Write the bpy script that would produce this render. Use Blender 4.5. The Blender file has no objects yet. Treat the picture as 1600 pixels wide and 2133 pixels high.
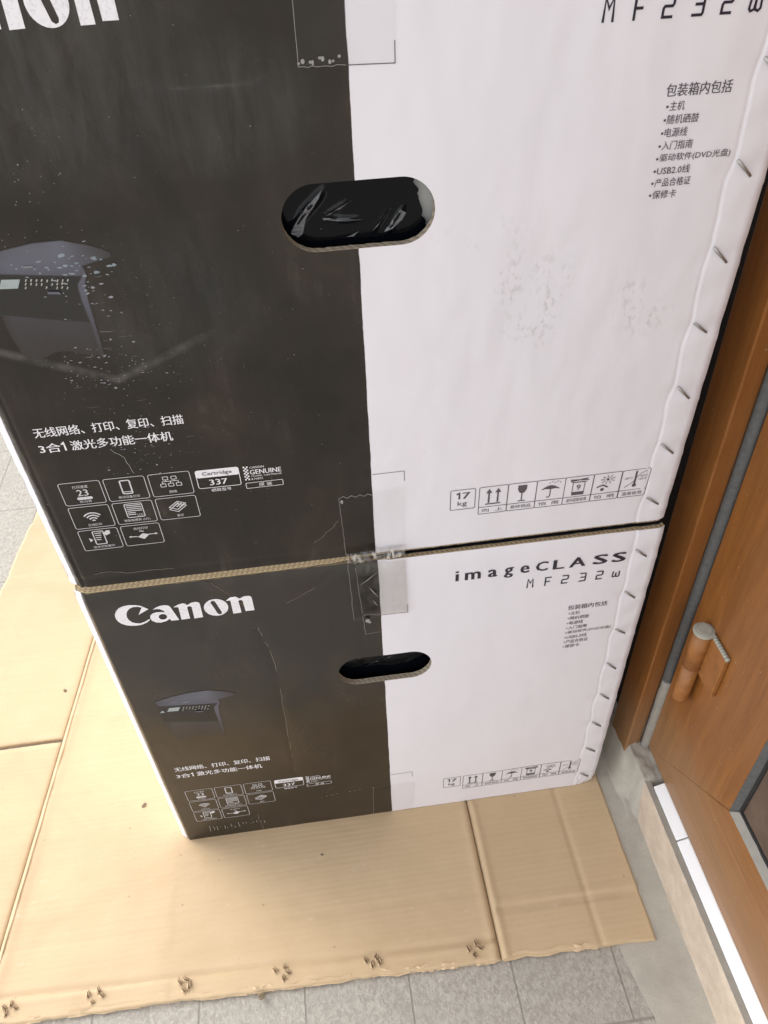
import bpy, bmesh, math, random
from mathutils import Vector, Matrix, noise
from mathutils.geometry import tessellate_polygon

scene = bpy.context.scene
col = scene.collection
rad = math.radians
random.seed(7)

# ------------------------------------------------------------------ camera, sky, sun, exposure
cam_d = bpy.data.cameras.new('camera')
cam = bpy.data.objects.new('camera', cam_d)
col.objects.link(cam)
CR = ((0.99078384, -0.13086885, -0.03493895), (-0.11336143, -0.65995336, -0.74270502), (0.07413887, 0.73982086, -0.6687066))
m = Matrix(((CR[0][0], -CR[1][0], -CR[2][0]), (CR[0][1], -CR[1][1], -CR[2][1]), (CR[0][2], -CR[1][2], -CR[2][2]))).to_4x4()
m.translation = (0.20435656, -0.44908245, 0.88556142)
cam.matrix_world = m
cam_d.sensor_fit = 'HORIZONTAL'
cam_d.sensor_width = 36.0
cam_d.lens = 1617.893 / 1600.0 * 36.0
cam_d.clip_start = 0.02
cam_d.clip_end = 500
scene.camera = cam

SUN_EL, SUN_AZ = 42.0, 52.0            # azimuth: degrees from +Y towards -X
world = bpy.data.worlds.new('World')
scene.world = world
world.use_nodes = True
wt = world.node_tree
wt.nodes.clear()
sky = wt.nodes.new('ShaderNodeTexSky')
sky.sky_type = 'NISHITA'
sky.sun_disc = False
sky.sun_elevation = rad(SUN_EL)
sky.sun_rotation = rad(-SUN_AZ)
sky.dust_density = 1.0
sky.air_density = 1.0
hs = wt.nodes.new('ShaderNodeHueSaturation')
hs.inputs['Saturation'].default_value = 0.18
bg = wt.nodes.new('ShaderNodeBackground')
bg.inputs['Strength'].default_value = 0.15
wo = wt.nodes.new('ShaderNodeOutputWorld')
wt.links.new(sky.outputs[0], hs.inputs['Color'])
wt.links.new(hs.outputs[0], bg.inputs['Color'])
wt.links.new(bg.outputs[0], wo.inputs['Surface'])

sun_d = bpy.data.lights.new('sun', 'SUN')
sun_d.energy = 0.31
sun_d.angle = rad(34)
sun_d.color = (1.0, 0.95, 0.86)
sun = bpy.data.objects.new('sun', sun_d)
col.objects.link(sun)
sdir = Vector((-math.sin(rad(SUN_AZ)) * math.cos(rad(SUN_EL)), math.cos(rad(SUN_AZ)) * math.cos(rad(SUN_EL)), math.sin(rad(SUN_EL))))
sun.rotation_euler = sdir.to_track_quat('Z', 'Y').to_euler()
sun.location = sdir * 6

scene.view_settings.view_transform = 'Standard'
scene.view_settings.look = 'None'
scene.view_settings.gamma = 1
scene.view_settings.use_curve_mapping = False
scene.view_settings.exposure = 1.78

# ------------------------------------------------------------------ node helpers
class NT:
    """small wrapper that builds a material's node tree"""
    def __init__(self, name):
        self.mat = bpy.data.materials.new(name)
        self.mat.use_nodes = True
        self.t = self.mat.node_tree
        self.t.nodes.clear()
        self.out = self.t.nodes.new('ShaderNodeOutputMaterial')
    def n(self, kind, **kw):
        nd = self.t.nodes.new(kind)
        for k, v in kw.items():
            setattr(nd, k, v)
        return nd
    def set(self, sock, v):
        if isinstance(v, bpy.types.NodeSocket):
            self.t.links.new(v, sock)
        elif isinstance(v, (tuple, list)) and len(v) == 3 and sock.type == 'RGBA':
            sock.default_value = (*v, 1)
        else:
            sock.default_value = v
    def m(self, op, a, b=0.0, c=None, clamp=False):
        nd = self.n('ShaderNodeMath', operation=op)
        nd.use_clamp = clamp
        self.set(nd.inputs[0], a); self.set(nd.inputs[1], b)
        if c is not None: self.set(nd.inputs[2], c)
        return nd.outputs[0]
    def mix(self, f, a, b, blend='MIX'):
        nd = self.n('ShaderNodeMix', data_type='RGBA', blend_type=blend)
        self.set(nd.inputs[0], f); self.set(nd.inputs[6], a); self.set(nd.inputs[7], b)
        return nd.outputs[2]
    def fmix(self, f, a, b):
        nd = self.n('ShaderNodeMix', data_type='FLOAT')
        self.set(nd.inputs[0], f); self.set(nd.inputs[2], a); self.set(nd.inputs[3], b)
        return nd.outputs[0]
    def uv(self):
        return self.n('ShaderNodeUVMap', uv_map='UVMap').outputs[0]
    def obj(self):
        return self.n('ShaderNodeTexCoord').outputs['Object']
    def sep(self, v):
        nd = self.n('ShaderNodeSeparateXYZ'); self.set(nd.inputs[0], v)
        return nd.outputs
    def map(self, v, scale=(1, 1, 1), loc=(0, 0, 0), rot=(0, 0, 0)):
        nd = self.n('ShaderNodeMapping'); self.set(nd.inputs[0], v)
        nd.inputs['Scale'].default_value = scale
        nd.inputs['Location'].default_value = loc
        nd.inputs['Rotation'].default_value = rot
        return nd.outputs[0]
    def noise(self, v, scale, detail=3, rough=0.55, dist=0.0):
        nd = self.n('ShaderNodeTexNoise'); self.set(nd.inputs['Vector'], v)
        nd.inputs['Scale'].default_value = scale; nd.inputs['Detail'].default_value = detail
        nd.inputs['Roughness'].default_value = rough; nd.inputs['Distortion'].default_value = dist
        return nd.outputs[0]
    def voro(self, v, scale, feature='F1', rnd=1.0):
        nd = self.n('ShaderNodeTexVoronoi', feature=feature); self.set(nd.inputs['Vector'], v)
        nd.inputs['Scale'].default_value = scale
        nd.inputs['Randomness'].default_value = rnd
        return nd
    def ramp(self, f, lo, hi, a=0.0, b=1.0):
        nd = self.n('ShaderNodeMapRange'); nd.clamp = True
        self.set(nd.inputs[0], f)
        for i, v in enumerate((lo, hi, a, b)): self.set(nd.inputs[i + 1], v)
        return nd.outputs[0]
    def blob(self, u, v, cu, cv, ru, rv):
        """soft elliptical mask, 1 at the centre"""
        a = self.m('DIVIDE', self.m('SUBTRACT', u, cu), ru)
        b = self.m('DIVIDE', self.m('SUBTRACT', v, cv), rv)
        d = self.m('ADD', self.m('MULTIPLY', a, a), self.m('MULTIPLY', b, b))
        return self.ramp(d, 0.25, 1.0, 1.0, 0.0)
    def bump(self, h, strength=0.3, dist=0.001, normal=None):
        nd = self.n('ShaderNodeBump')
        nd.inputs['Strength'].default_value = strength
        nd.inputs['Distance'].default_value = dist
        self.set(nd.inputs['Height'], h)
        if normal is not None: self.set(nd.inputs['Normal'], normal)
        return nd.outputs[0]
    def principled(self, **kw):
        p = self.n('ShaderNodeBsdfPrincipled')
        for k, v in kw.items():
            self.set(p.inputs[k.replace('_', ' ')], v)
        self.t.links.new(p.outputs[0], self.out.inputs[0])
        return p

def plain(name, c, rough=0.5, var=0.12, scale=60, **kw):
    t = NT(name)
    n = t.noise(t.obj(), scale, 3)
    c2 = tuple(x * (1 - var) for x in c); c3 = tuple(min(1, x * (1 + var)) for x in c)
    t.principled(Base_Color=t.mix(n, c2, c3), Roughness=rough, **kw)
    return t.mat

# ------------------------------------------------------------------ mesh helpers
def link(name, me, parent=None):
    o = bpy.data.objects.new(name, me)
    col.objects.link(o)
    if parent is not None: o.parent = parent
    return o

def mesh_obj(name, verts, faces, mats, parent=None, uvs=None, smooth=False, mi=None, label=None):
    me = bpy.data.meshes.new(name)
    me.from_pydata([tuple(v) for v in verts], [], faces)
    if not isinstance(mats, (list, tuple)): mats = [mats]
    for mt in mats: me.materials.append(mt)
    if uvs is not None:
        ul = me.uv_layers.new(name='UVMap')
        for lp in me.loops:
            ul.data[lp.index].uv = uvs[lp.vertex_index]
    if mi is not None:
        for p, k in zip(me.polygons, mi): p.material_index = k
    if smooth:
        for p in me.polygons: p.use_smooth = True
    me.update()
    o = link(name, me, parent)
    if label: o['label'] = label
    return o

def tag(o, label, cat, group=None):
    o['label'] = label; o['category'] = cat
    if group: o['group'] = group
    return o

def empty(name, loc, label, cat, group=None):
    o = bpy.data.objects.new(name, None)
    col.objects.link(o); o.location = loc
    o.empty_display_size = 0.05
    return tag(o, label, cat, group)

class MB:
    def __init__(self): self.v = []; self.f = []; self.uv = []; self.mi = []
    def add(self, vs, fs, uvs=None, mi=0):
        b = len(self.v); self.v += [tuple(x) for x in vs]
        self.uv += uvs if uvs else [(0, 0)] * len(vs)
        for f in fs: self.f.append(tuple(i + b for i in f)); self.mi.append(mi)
    def box(self, x0, x1, y0, y1, z0, z1, mi=0):
        vs = [(x, y, z) for z in (z0, z1) for y in (y0, y1) for x in (x0, x1)]
        self.add(vs, [(0, 2, 3, 1), (4, 5, 7, 6), (0, 1, 5, 4), (2, 6, 7, 3), (0, 4, 6, 2), (1, 3, 7, 5)], mi=mi)
    def tube(self, pts, r, n=8, mi=0, flat=1.0, cap=True):
        pts = [Vector(p) for p in pts]; b = len(self.v)
        for i, p in enumerate(pts):
            t = (pts[min(i + 1, len(pts) - 1)] - pts[max(i - 1, 0)]).normalized()
            a = t.orthogonal().normalized() if abs(t.y) > .9 else t.cross(Vector((0, 1, 0))).normalized()
            c = t.cross(a)
            rr = r[i] if isinstance(r, (list, tuple)) else r
            for k in range(n):
                g = 2 * math.pi * k / n
                self.v.append(tuple(p + a * rr * math.cos(g) + c * rr * flat * math.sin(g))); self.uv.append((k / n, i))
        for i in range(len(pts) - 1):
            for k in range(n):
                self.f.append((b + i * n + k, b + i * n + (k + 1) % n, b + (i + 1) * n + (k + 1) % n, b + (i + 1) * n + k)); self.mi.append(mi)
        if cap:
            self.f.append(tuple(b + k for k in range(n))[::-1]); self.mi.append(mi)
            e = b + (len(pts) - 1) * n
            self.f.append(tuple(e + k for k in range(n))); self.mi.append(mi)
    def build(self, name, mats, parent=None, smooth=False, uv=False, label=None):
        return mesh_obj(name, self.v, self.f, mats, parent, self.uv if uv else None, smooth, self.mi, label)

def bevel(o, w=0.002, seg=2):
    me = o.data; bm = bmesh.new(); bm.from_mesh(me)
    bmesh.ops.bevel(bm, geom=[e for e in bm.edges if len(e.link_faces) == 2 and e.calc_face_angle(0) > .5], offset=w, segments=seg, affect='EDGES', profile=.5)
    bm.to_mesh(me); bm.free()

def nz(x, y, z=0.0): return noise.noise(Vector((x, y, z)))

# ------------------------------------------------------------------ materials
def wood(name, axis, dark=1.0):
    """brown varnished timber; axis = grain direction (index)"""
    t = NT(name); o = t.obj()
    sc = [9, 9, 9]; sc[axis] = 0.9
    w = t.noise(t.map(o, tuple(sc)), 6.0, 5, .6, 1.6)
    sc2 = [160, 160, 160]; sc2[axis] = 6
    fine = t.noise(t.map(o, tuple(sc2)), 1.6, 4, .65)
    big = t.noise(o, 5.0, 3)
    sc3 = [26, 26, 26]; sc3[axis] = 2.2
    ring = t.noise(t.map(o, tuple(sc3)), 3.0, 2, .5, 3.0)
    rg = t.m('ABSOLUTE', t.m('SINE', t.m('MULTIPLY', ring, 60.0)))
    c = t.mix(t.ramp(w, .3, .7), tuple(x * dark for x in (.200, .072, .0145)), tuple(x * dark for x in (.295, .113, .024)))
    c = t.mix(t.m('MULTIPLY', t.ramp(rg, .0, .4, 1, 0), .6), c, tuple(x * dark for x in (.15, .055, .015)))
    c = t.mix(t.m('MULTIPLY', t.ramp(fine, .54, .75), .5), c, tuple(x * dark for x in (.13, .047, .013)))
    dust = t.m('MULTIPLY', t.ramp(big, .5, .75), .16)
    c = t.mix(dust, c, (.36, .25, .16))
    z = t.sep(o)[2]
    low = t.ramp(t.m('ADD', z, t.m('MULTIPLY', t.noise(o, 30, 3), .06)), .085, .16, .26, 0.0)
    c = t.mix(low, c, (.38, .28, .17))
    spk = t.voro(o, 70).outputs[0]
    c = t.mix(t.ramp(spk, .045, .06, .55, 0), c, (.55, .42, .28))
    t.principled(Base_Color=c, Roughness=t.fmix(fine, .34, .52), Normal=t.bump(t.m('ADD', fine, t.m('MULTIPLY', rg, .25)), .12, .0006))
    return t.mat

M = {}
M['wood_v'] = wood('varnished timber upright', 2)
M['wood_h'] = wood('varnished timber rail', 1)
M['wood_dark'] = plain('dark stained timber', (.11, .042, .015), .45, .3, 25)

def cardboard_mat(name, streak_axis=0):
    t = NT(name); o = t.obj()
    sc = [70, 70, 70]; sc[streak_axis] = 2.4
    st = t.noise(t.map(o, tuple(sc)), 2.2, 4, .6)
    big = t.noise(o, 7, 4, .6)
    fib = t.noise(o, 420, 2, .5)
    c = t.mix(t.ramp(st, .25, .8), (.525, .380, .222), (.555, .408, .246))
    c = t.mix(t.m('MULTIPLY', t.ramp(big, .5, .75), .30), c, (.46, .315, .175))
    c = t.mix(t.m('MULTIPLY', t.ramp(fib, .55, .8), .18), c, (.36, .24, .13))
    st2 = t.noise(t.map(o, (1, 1.6, 1)), 3.4, 5, .65, .8)
    c = t.mix(t.m('MULTIPLY', t.ramp(st2, .5, .68), .30), c, (.41, .275, .145))
    wh = t.m('MULTIPLY', t.ramp(t.noise(t.map(o, (1, 2.2, 1), rot=(0, 0, .2)), 30, 4, .7), .64, .74), .4)
    c = t.mix(wh, c, (.66, .54, .40))
    y = t.sep(o)[1]
    flute = t.m('SINE', t.m('MULTIPLY', y, 2 * math.pi / .0062))
    spk = t.voro(o, 34).outputs[0]
    c = t.mix(t.ramp(spk, .03, .045, .5, 0), c, (.22, .15, .09))
    scr = t.noise(t.map(o, (16, 120, 1), rot=(0, 0, .05)), 1.4, 3, .6)
    c = t.mix(t.ramp(scr, .70, .78, 0, .22), c, (.33, .23, .14))
    h = t.m('ADD', t.m('MULTIPLY', flute, .10), t.m('ADD', t.m('MULTIPLY', st, .25), t.m('MULTIPLY', big, 1.6)))
    t.principled(Base_Color=c, Roughness=.72, Normal=t.bump(h, .28, .0012))
    return t.mat
M['board'] = cardboard_mat('brown cardboard')
M['fibre'] = plain('torn cardboard fibre', (.30, .20, .115), .9, .3, 300)
M['hole_dark'] = plain('dark torn cardboard', (.15, .092, .048), .9, .4, 300)
M['crack'] = plain('cracked print', (.20, .165, .125), .8, .5, 400)
M['liner'] = plain('pale cardboard liner', (.56, .41, .25), .85, .15, 200)

def flute_mat(name, c_hi, c_lo, layers=2, period=.0072):
    """raw cut edge of corrugated board: uv = (metres along, 0..1 across)"""
    t = NT(name); s = t.sep(t.uv())
    a, b = s[0], s[1]
    wob = t.m('MULTIPLY', t.noise(t.uv(), 60, 2), .5)
    lay = t.m('FRACT', t.m('MULTIPLY', b, float(layers)))
    ph = t.m('ADD', t.m('MULTIPLY', a, 2 * math.pi / period), t.m('MULTIPLY', t.m('FLOOR', t.m('MULTIPLY', b, float(layers))), 2.0))
    slant = t.m('SINE', t.m('ADD', t.m('ADD', ph, t.m('MULTIPLY', lay, 4.2)), t.m('MULTIPLY', wob, 5.0)))
    lin = t.m('ABSOLUTE', t.m('SUBTRACT', lay, .5))
    rag = t.m('MULTIPLY', t.m('SUBTRACT', t.noise(t.uv(), 420, 3), .5), .35)
    hole = t.m('MULTIPLY', t.ramp(t.m('ADD', slant, t.m('MULTIPLY', rag, 2.5)), -.1, .5), t.ramp(t.m('ADD', lin, rag), .17, .30, 1, 0))
    hole = t.m('MAXIMUM', hole, t.m('MULTIPLY', t.ramp(t.m('ABSOLUTE', t.m('ADD', t.m('SUBTRACT', b, .5), t.m('MULTIPLY', rag, .35))), .03, .075, 1, 0), .9))
    nzs = t.noise(t.uv(), 900, 2)
    c = t.mix(nzs, tuple(x * .8 for x in c_hi), c_hi)
    c = t.mix(t.m('MULTIPLY', hole, .85), c, c_lo)
    t.principled(Base_Color=c, Roughness=.85, Normal=t.bump(t.m('SUBTRACT', 1.0, hole), .5, .001))
    return t.mat
M['edge_tan'] = flute_mat('corrugated cut edge', (.43, .325, .19), (.17, .118, .065), 2, .0042)
M['rim'] = flute_mat('corrugated hole rim', (.46, .385, .28), (.17, .13, .09), 2, .0050)

def print_mat(name, upper):
    """front print: black from the left edge to u = 0.2424, white beyond; uv in metres"""
    t = NT(name); uvv = t.uv(); s = t.sep(uvv); u, v = s[0], s[1]
    wob = t.m('MULTIPLY', t.m('SUBTRACT', t.noise(uvv, 60, 2), .5), .0012)
    uu = t.m('ADD', u, wob)
    blk = t.m('MULTIPLY', t.ramp(uu, .2421, .2425, 1, 0), t.ramp(u, -.0004, .0002))
    # --- black half
    cloud = t.noise(t.map(uvv, (1.0, .7, 1)), 14, 5, .62, .4)
    streak = t.noise(t.map(uvv, (60, 5, 1)), 1.6, 4, .6)
    fine = t.noise(uvv, 500, 2, .6)
    bc = t.mix(t.ramp(cloud, .42, .70), (.0075, .0050, .0036), (.020, .0140, .0098))
    worn = t.m('MULTIPLY', t.ramp(cloud, .55, .75), t.ramp(streak, .5, .75))
    bc = t.mix(t.m('MULTIPLY', worn, .75 if upper else .22), bc, (.105, .097, .088))
    big = t.noise(t.map(uvv, (1.3, .8, 1)), 6.5, 4, .6, .6)
    bc = t.mix(t.ramp(big, .36, .66), t.mix(1.0, bc, (.45, .42, .40), 'MULTIPLY'), t.mix(1.0, bc, (2.0, 1.85, 1.7) if upper else (1.9, 1.75, 1.6), 'MULTIPLY'))
    dust = t.ramp(t.voro(uvv, 260).outputs[0], .05, .09, 1, 0)
    if upper:
        dm = t.m('MAXIMUM', t.blob(u, v, .03, .33, .06, .07), t.blob(u, v, .085, .205, .05, .09))
        hz = t.noise(t.map(uvv, (46, 9, 1)), 1.5, 5, .7, .5)
        scr = t.noise(t.map(uvv, (40, 420, 1)), 1.0, 3, .6)
        dash = t.m('MULTIPLY', t.ramp(scr, .66, .72), t.m('MAXIMUM', t.blob(u, v, .085, .215, .04, .07), t.blob(u, v, .085, .135, .05, .04)))
        bc = t.mix(t.m('MULTIPLY', dash, .7), bc, (.26, .26, .275))
        haze = t.m('MULTIPLY', t.m('MAXIMUM', t.m('MAXIMUM', t.blob(u, v, .08, .375, .11, .075), t.blob(u, v, .17, .345, .06, .04)), t.m('MULTIPLY', t.blob(u, v, .125, .235, .07, .06), .55)), t.ramp(hz, .3, .75))
        bc = t.mix(t.m('MULTIPLY', haze, .40), bc, (.088, .088, .078))  # pale patches: dirt film and the gloss reflection painted into the colour
        pv = t.m('ABSOLUTE', t.m('SUBTRACT', v, t.m('ADD', .1896, t.m('ABSOLUTE', t.m('MULTIPLY', t.m('SUBTRACT', u, .083), .42)))))
        rub = t.m('MULTIPLY', t.m('MULTIPLY', t.ramp(pv, .0008, .0042, 1, 0), t.ramp(u, .12, .15, 1, 0)), t.ramp(t.noise(uvv, 90, 4), .3, .65))
        bc = t.mix(t.m('MULTIPLY', rub, .55), bc, (.11, .10, .09))
    else:
        dm = t.m('MAXIMUM', t.blob(u, v, .17, .06, .05, .02), t.blob(u, v, .05, .02, .06, .02))
    bc = t.mix(t.m('MULTIPLY', t.m('MULTIPLY', dust, dm), .8), bc, (.42, .42, .42))
    grain = t.ramp(t.voro(uvv, 420).outputs[0], .06, .12, .35, 0)
    bc = t.mix(t.m('MULTIPLY', grain, t.ramp(t.noise(uvv, 30, 2), .5, .7)), bc, (.2, .19, .18))
    # --- white half
    wn = t.noise(uvv, 9, 3, .5)
    wc = t.mix(wn, (.71, .68, .71), (.755, .728, .752))
    smn = t.noise(t.map(uvv, (1, .55, 1)), 300, 3, .6)
    sm2 = t.noise(t.map(uvv, (1, .35, 1)), 70, 2, .6)
    smk = t.m('MULTIPLY', t.ramp(smn, .50, .62), t.ramp(sm2, .42, .58))
    if upper:
        area = t.m('MAXIMUM', t.m('MAXIMUM', t.blob(u, v, .352, .222, .030, .048), t.m('MULTIPLY', t.blob(u, v, .427, .206, .026, .028), 1.0)), t.m('MULTIPLY', t.blob(u, v, .315, .265, .035, .012), .5))
        wc = t.mix(t.m('MULTIPLY', t.m('MULTIPLY', area, smk), .34), wc, (.30, .29, .29))
        pk = t.m('MULTIPLY', t.ramp(t.noise(t.map(uvv, (1, .4, 1)), 20, 3), .45, .7), t.blob(u, v, .35, .16, .12, .16))
        wc = t.mix(t.m('MULTIPLY', pk, .25), wc, (.80, .70, .72))
    sp = t.ramp(t.voro(uvv, 75).outputs[0], .022, .04, .5, 0)
    wc = t.mix(t.m('MULTIPLY', sp, t.ramp(t.noise(uvv, 25, 2), .58, .66)), wc, (.42, .38, .36))
    # crushed left corner: paint rubbed to grey
    rubc = t.m('MULTIPLY', t.ramp(u, .0, .0028, 1, 0), t.ramp(t.noise(t.map(uvv, (1, .5, 1)), 420, 3, .7), .46, .62))
    bc = t.mix(t.m('MULTIPLY', rubc, .6), bc, (.33, .31, .29))
    base = t.mix(blk, wc, bc)
    rgh = t.fmix(blk, .42, t.fmix(t.ramp(cloud, .4, .7), .10 if upper else .17, .32))
    lowf = t.noise(t.map(uvv, (1.0, .5, 1)), 22, 2)
    wash = t.m('MULTIPLY', t.m('SINE', t.m('MULTIPLY', u, 2 * math.pi / .0078)), blk)
    hgt = t.m('ADD', t.m('MULTIPLY', lowf, 3.0), t.m('ADD', t.m('MULTIPLY', wash, .05), t.m('MULTIPLY', t.m('MULTIPLY', streak, .22), blk)))
    nrm = t.bump(hgt, .42 if upper else .22, .0016)
    nrm = t.bump(fine, .05, .0003, nrm)
    t.principled(Base_Color=base, Roughness=rgh, Normal=nrm, Specular_IOR_Level=t.fmix(blk, .5, .50 if upper else .80))
    return t.mat
M['print_low'] = print_mat('printed front worn', False)
M['print_up'] = print_mat('printed front scuffed', True)

def ink(name, c, rough=.35, wear=.15, scale=700):
    t = NT(name); n = t.noise(t.obj(), scale, 2, .6)
    t.principled(Base_Color=t.mix(t.m('MULTIPLY', t.ramp(n, .5, .75), wear), c, tuple(.3 * x + .06 for x in c)), Roughness=rough)
    return t.mat
M['ink_white'] = ink('white ink', (.74, .71, .72), .38, .35)
M['ink_grey'] = ink('grey ink', (.40, .385, .39), .38, .5)
M['fleck'] = ink('flaked paint', (.22, .22, .235), .5, .6)
M['ink_dim'] = ink('dull white ink', (.56, .54, .545), .38, .35)
M['ink_black'] = ink('black ink', (.022, .018, .030), .35, .12)
M['ink_soft'] = ink('soft black ink', (.085, .075, .085), .4, .2)
M['white_side'] = plain('white carton side', (.80, .78, .76), .5, .04, 12)
M['dark_top'] = plain('dark glossy flap', (.022, .026, .036), .25, .4, 40)

def bag_mat():
    t = NT('black plastic film'); o = t.obj()
    n = t.noise(t.map(o, (1, 1, 1.6), rot=(0, .6, 0)), 45, 3, .5, 1.0)
    t.principled(Base_Color=(.002, .0025, .004), Roughness=.10, Normal=t.bump(n, .18, .001), Specular_IOR_Level=.16)
    return t.mat
M['bag'] = bag_mat()
M['film_glare'] = plain('painted film glare', (.11, .112, .118), .3, .5, 300)  # grey that stands for glossy highlights on the black film
M['foam'] = plain('pale grey foam', (.50, .49, .46), .7, .12, 30)

def tape_mat(name, tint, gloss, haze, rough=.55):
    t = NT(name); uvv = t.uv()
    tr = t.n('ShaderNodeBsdfTransparent'); t.set(tr.inputs[0], tint)
    gl = t.n('ShaderNodeBsdfGlossy')
    t.set(gl.inputs['Color'], (.95, .95, .95))
    n = t.noise(t.map(uvv, (1, .5, 1), rot=(0, 0, .5)), 95, 3, .55, 1.2)
    fr = t.n('ShaderNodeFresnel'); fr.inputs[0].default_value = 1.5
    nb = t.bump(n, rough, .0012)
    t.set(gl.inputs['Normal'], nb); t.set(fr.inputs['Normal'], nb)
    gl.inputs['Roughness'].default_value = .10
    df = t.n('ShaderNodeBsdfDiffuse'); t.set(df.inputs[0], (.62, .57, .50))
    m1 = t.n('ShaderNodeMixShader'); t.set(m1.inputs[0], t.m('MULTIPLY', fr.outputs[0], gloss))
    t.t.links.new(tr.outputs[0], m1.inputs[1]); t.t.links.new(gl.outputs[0], m1.inputs[2])
    m2 = t.n('ShaderNodeMixShader')
    t.set(m2.inputs[0], t.m('MULTIPLY', t.ramp(t.noise(t.map(uvv, (1.2, .6, 1), rot=(0, 0, .7)), 130, 4, .65, .8), .5, .68), haze))
    t.t.links.new(m1.outputs[0], m2.inputs[1]); t.t.links.new(df.outputs[0], m2.inputs[2])
    t.t.links.new(m2.outputs[0], t.out.inputs[0])
    return t.mat
M['tape'] = tape_mat('clear tape', (.996, .994, .99), .25, .0, .22)
M['tape_old'] = tape_mat('yellowed clear tape', (.985, .975, .945), 1.0, .07, .95)
M['tape_bunch'] = tape_mat('bunched clear tape', (.95, .94, .92), 1.4, .95, .8)
M['tape_edge'] = plain('tape edge glue', (.27, .255, .23), .4, .4, 500)
M['shine'] = plain('bunched tape film', (.62, .60, .57), .12, .2, 200)

t = NT('staple wire')
t.principled(Base_Color=(.36, .34, .32), Metallic=.75, Roughness=.42)
M['steel'] = t.mat

def tile_mat():
    t = NT('rough stone paving'); o = t.obj(); s = t.sep(o); x, y = s[0], s[1]
    row = t.m('FLOOR', t.m('DIVIDE', t.m('ADD', y, .246), .18))
    fy = t.m('ABSOLUTE', t.m('SUBTRACT', t.m('FRACT', t.m('DIVIDE', t.m('ADD', y, .246), .18)), .5))
    xo = t.m('SUBTRACT', t.m('SUBTRACT', x, .128), t.m('MULTIPLY', t.m('FRACT', t.m('MULTIPLY', row, .25)), .107))
    fx = t.m('ABSOLUTE', t.m('SUBTRACT', t.m('FRACT', t.m('DIVIDE', xo, .107)), .5))
    wob = t.m('MULTIPLY', t.noise(o, 120, 2), .006)
    gx = t.ramp(t.m('ADD', fx, wob), .490, .4965)
    gy = t.ramp(t.m('ADD', fy, wob), .493, .4985)
    g = t.m('MAXIMUM', gx, gy)
    chip = t.noise(t.map(o, (1.15, .8, 1), rot=(0, 0, .5)), 230, 4, .62, .8)
    chip2 = t.voro(t.map(o, (1, .7, 1)), 210).outputs[0]
    big = t.noise(o, 14, 3)
    c = t.mix(t.ramp(chip, .38, .62), (.30, .272, .232), (.43, .395, .34))
    c = t.mix(t.m('MULTIPLY', t.ramp(chip2, .06, .24, 1, 0), .5), c, (.60, .55, .475))
    c = t.mix(t.m('MULTIPLY', t.ramp(big, .45, .7), .40), c, (.34, .32, .275))
    c = t.mix(t.m('MULTIPLY', g, .62), c, (.20, .18, .15))
    h = t.m('SUBTRACT', t.m('MULTIPLY', chip, 1.0), t.m('MULTIPLY', g, .8))
    t.principled(Base_Color=c, Roughness=.82, Normal=t.bump(h, .45, .0018))
    return t.mat
M['tile'] = tile_mat()

def cement_mat(name, a, b, sc=30):
    t = NT(name); o = t.obj()
    n = t.noise(o, sc, 5, .6); f = t.noise(o, 420, 3, .6)
    c = t.mix(t.ramp(n, .3, .7), a, b)
    c = t.mix(t.m('MULTIPLY', t.ramp(f, .5, .75), .3), c, tuple(x * .7 for x in a))
    spk = t.voro(o, 120).outputs[0]
    c = t.mix(t.ramp(spk, .03, .05, .6, 0), c, (.55, .52, .46))
    t.principled(Base_Color=c, Roughness=.85, Normal=t.bump(t.m('ADD', n, t.m('MULTIPLY', f, .3)), .35, .002))
    return t.mat
M['cement'] = cement_mat('dusty cement', (.36, .325, .27), (.44, .40, .335))
M['granite'] = cement_mat('beige granite', (.47, .375, .285), (.60, .50, .39), 55)
M['stepgrey'] = cement_mat('grey step top', (.31, .285, .24), (.37, .34, .29), 60)
t = NT('white glazed tile'); nn = t.noise(t.obj(), 20, 3)
t.principled(Base_Color=t.mix(nn, (.90, .89, .87), (.93, .92, .91)), Roughness=.16)
M['white_tile'] = t.mat
M['rubber'] = plain('grey dusty rubber', (.085, .085, .082), .75, .45, 220)
M['rubber_dust'] = plain('pale dusty rubber', (.27, .25, .215), .85, .25, 120)
M['black_gap'] = plain('black rubber', (.012, .011, .011), .8, .3, 90)
M['panel'] = cement_mat('dusty dark glass panel', (.085, .052, .034), (.13, .085, .058), 40)
M['gap_shade'] = plain('near-black gap shade', (.030, .022, .020), .8, .3, 15)  # shade of the gap beside the jamb put into the wall colour
M['paint_hinge'] = plain('brown painted hinge', (.275, .105, .024), .5, .38, 130)
M['cap'] = plain('dusty grey hinge cap', (.36, .35, .29), .7, .2, 200)
M['grit'] = plain('dry debris', (.17, .13, .08), .9, .4, 400)

# ------------------------------------------------------------------ the setting
fl = MB()
fl.add([(-30, -30, -.006), (30, -30, -.006), (30, 30, -.006), (-30, 30, -.006)], [(0, 1, 2, 3)])
o = fl.build('floor', M['tile']); o['kind'] = 'structure'

# cement bed between paving and doorstep, ragged left edge
cs = MB(); N = 90; vs = []; fs = []
for i in range(N + 1):
    y = .55 - 1.75 * i / N
    xl = .462 + .012 * nz(y * 14, 3.1) + .005 * nz(y * 60, 1.2)
    row = [(xl, y, -.0055), (xl + .014, y, -.0028 + .0006 * nz(y * 40, 7)), (.497, y, -.0018 + .0006 * nz(y * 30, 2)), (.522, y, -.0012 + .001 * nz(y * 50, 9)), (.530, y, .001)]
    vs += row
for i in range(N):
    for k in range(4):
        a = i * 5 + k
        fs.append((a, a + 1, a + 6, a + 5))
o = mesh_obj('cement_bed', vs, fs, M['cement'], smooth=True); o['kind'] = 'structure'

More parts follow.
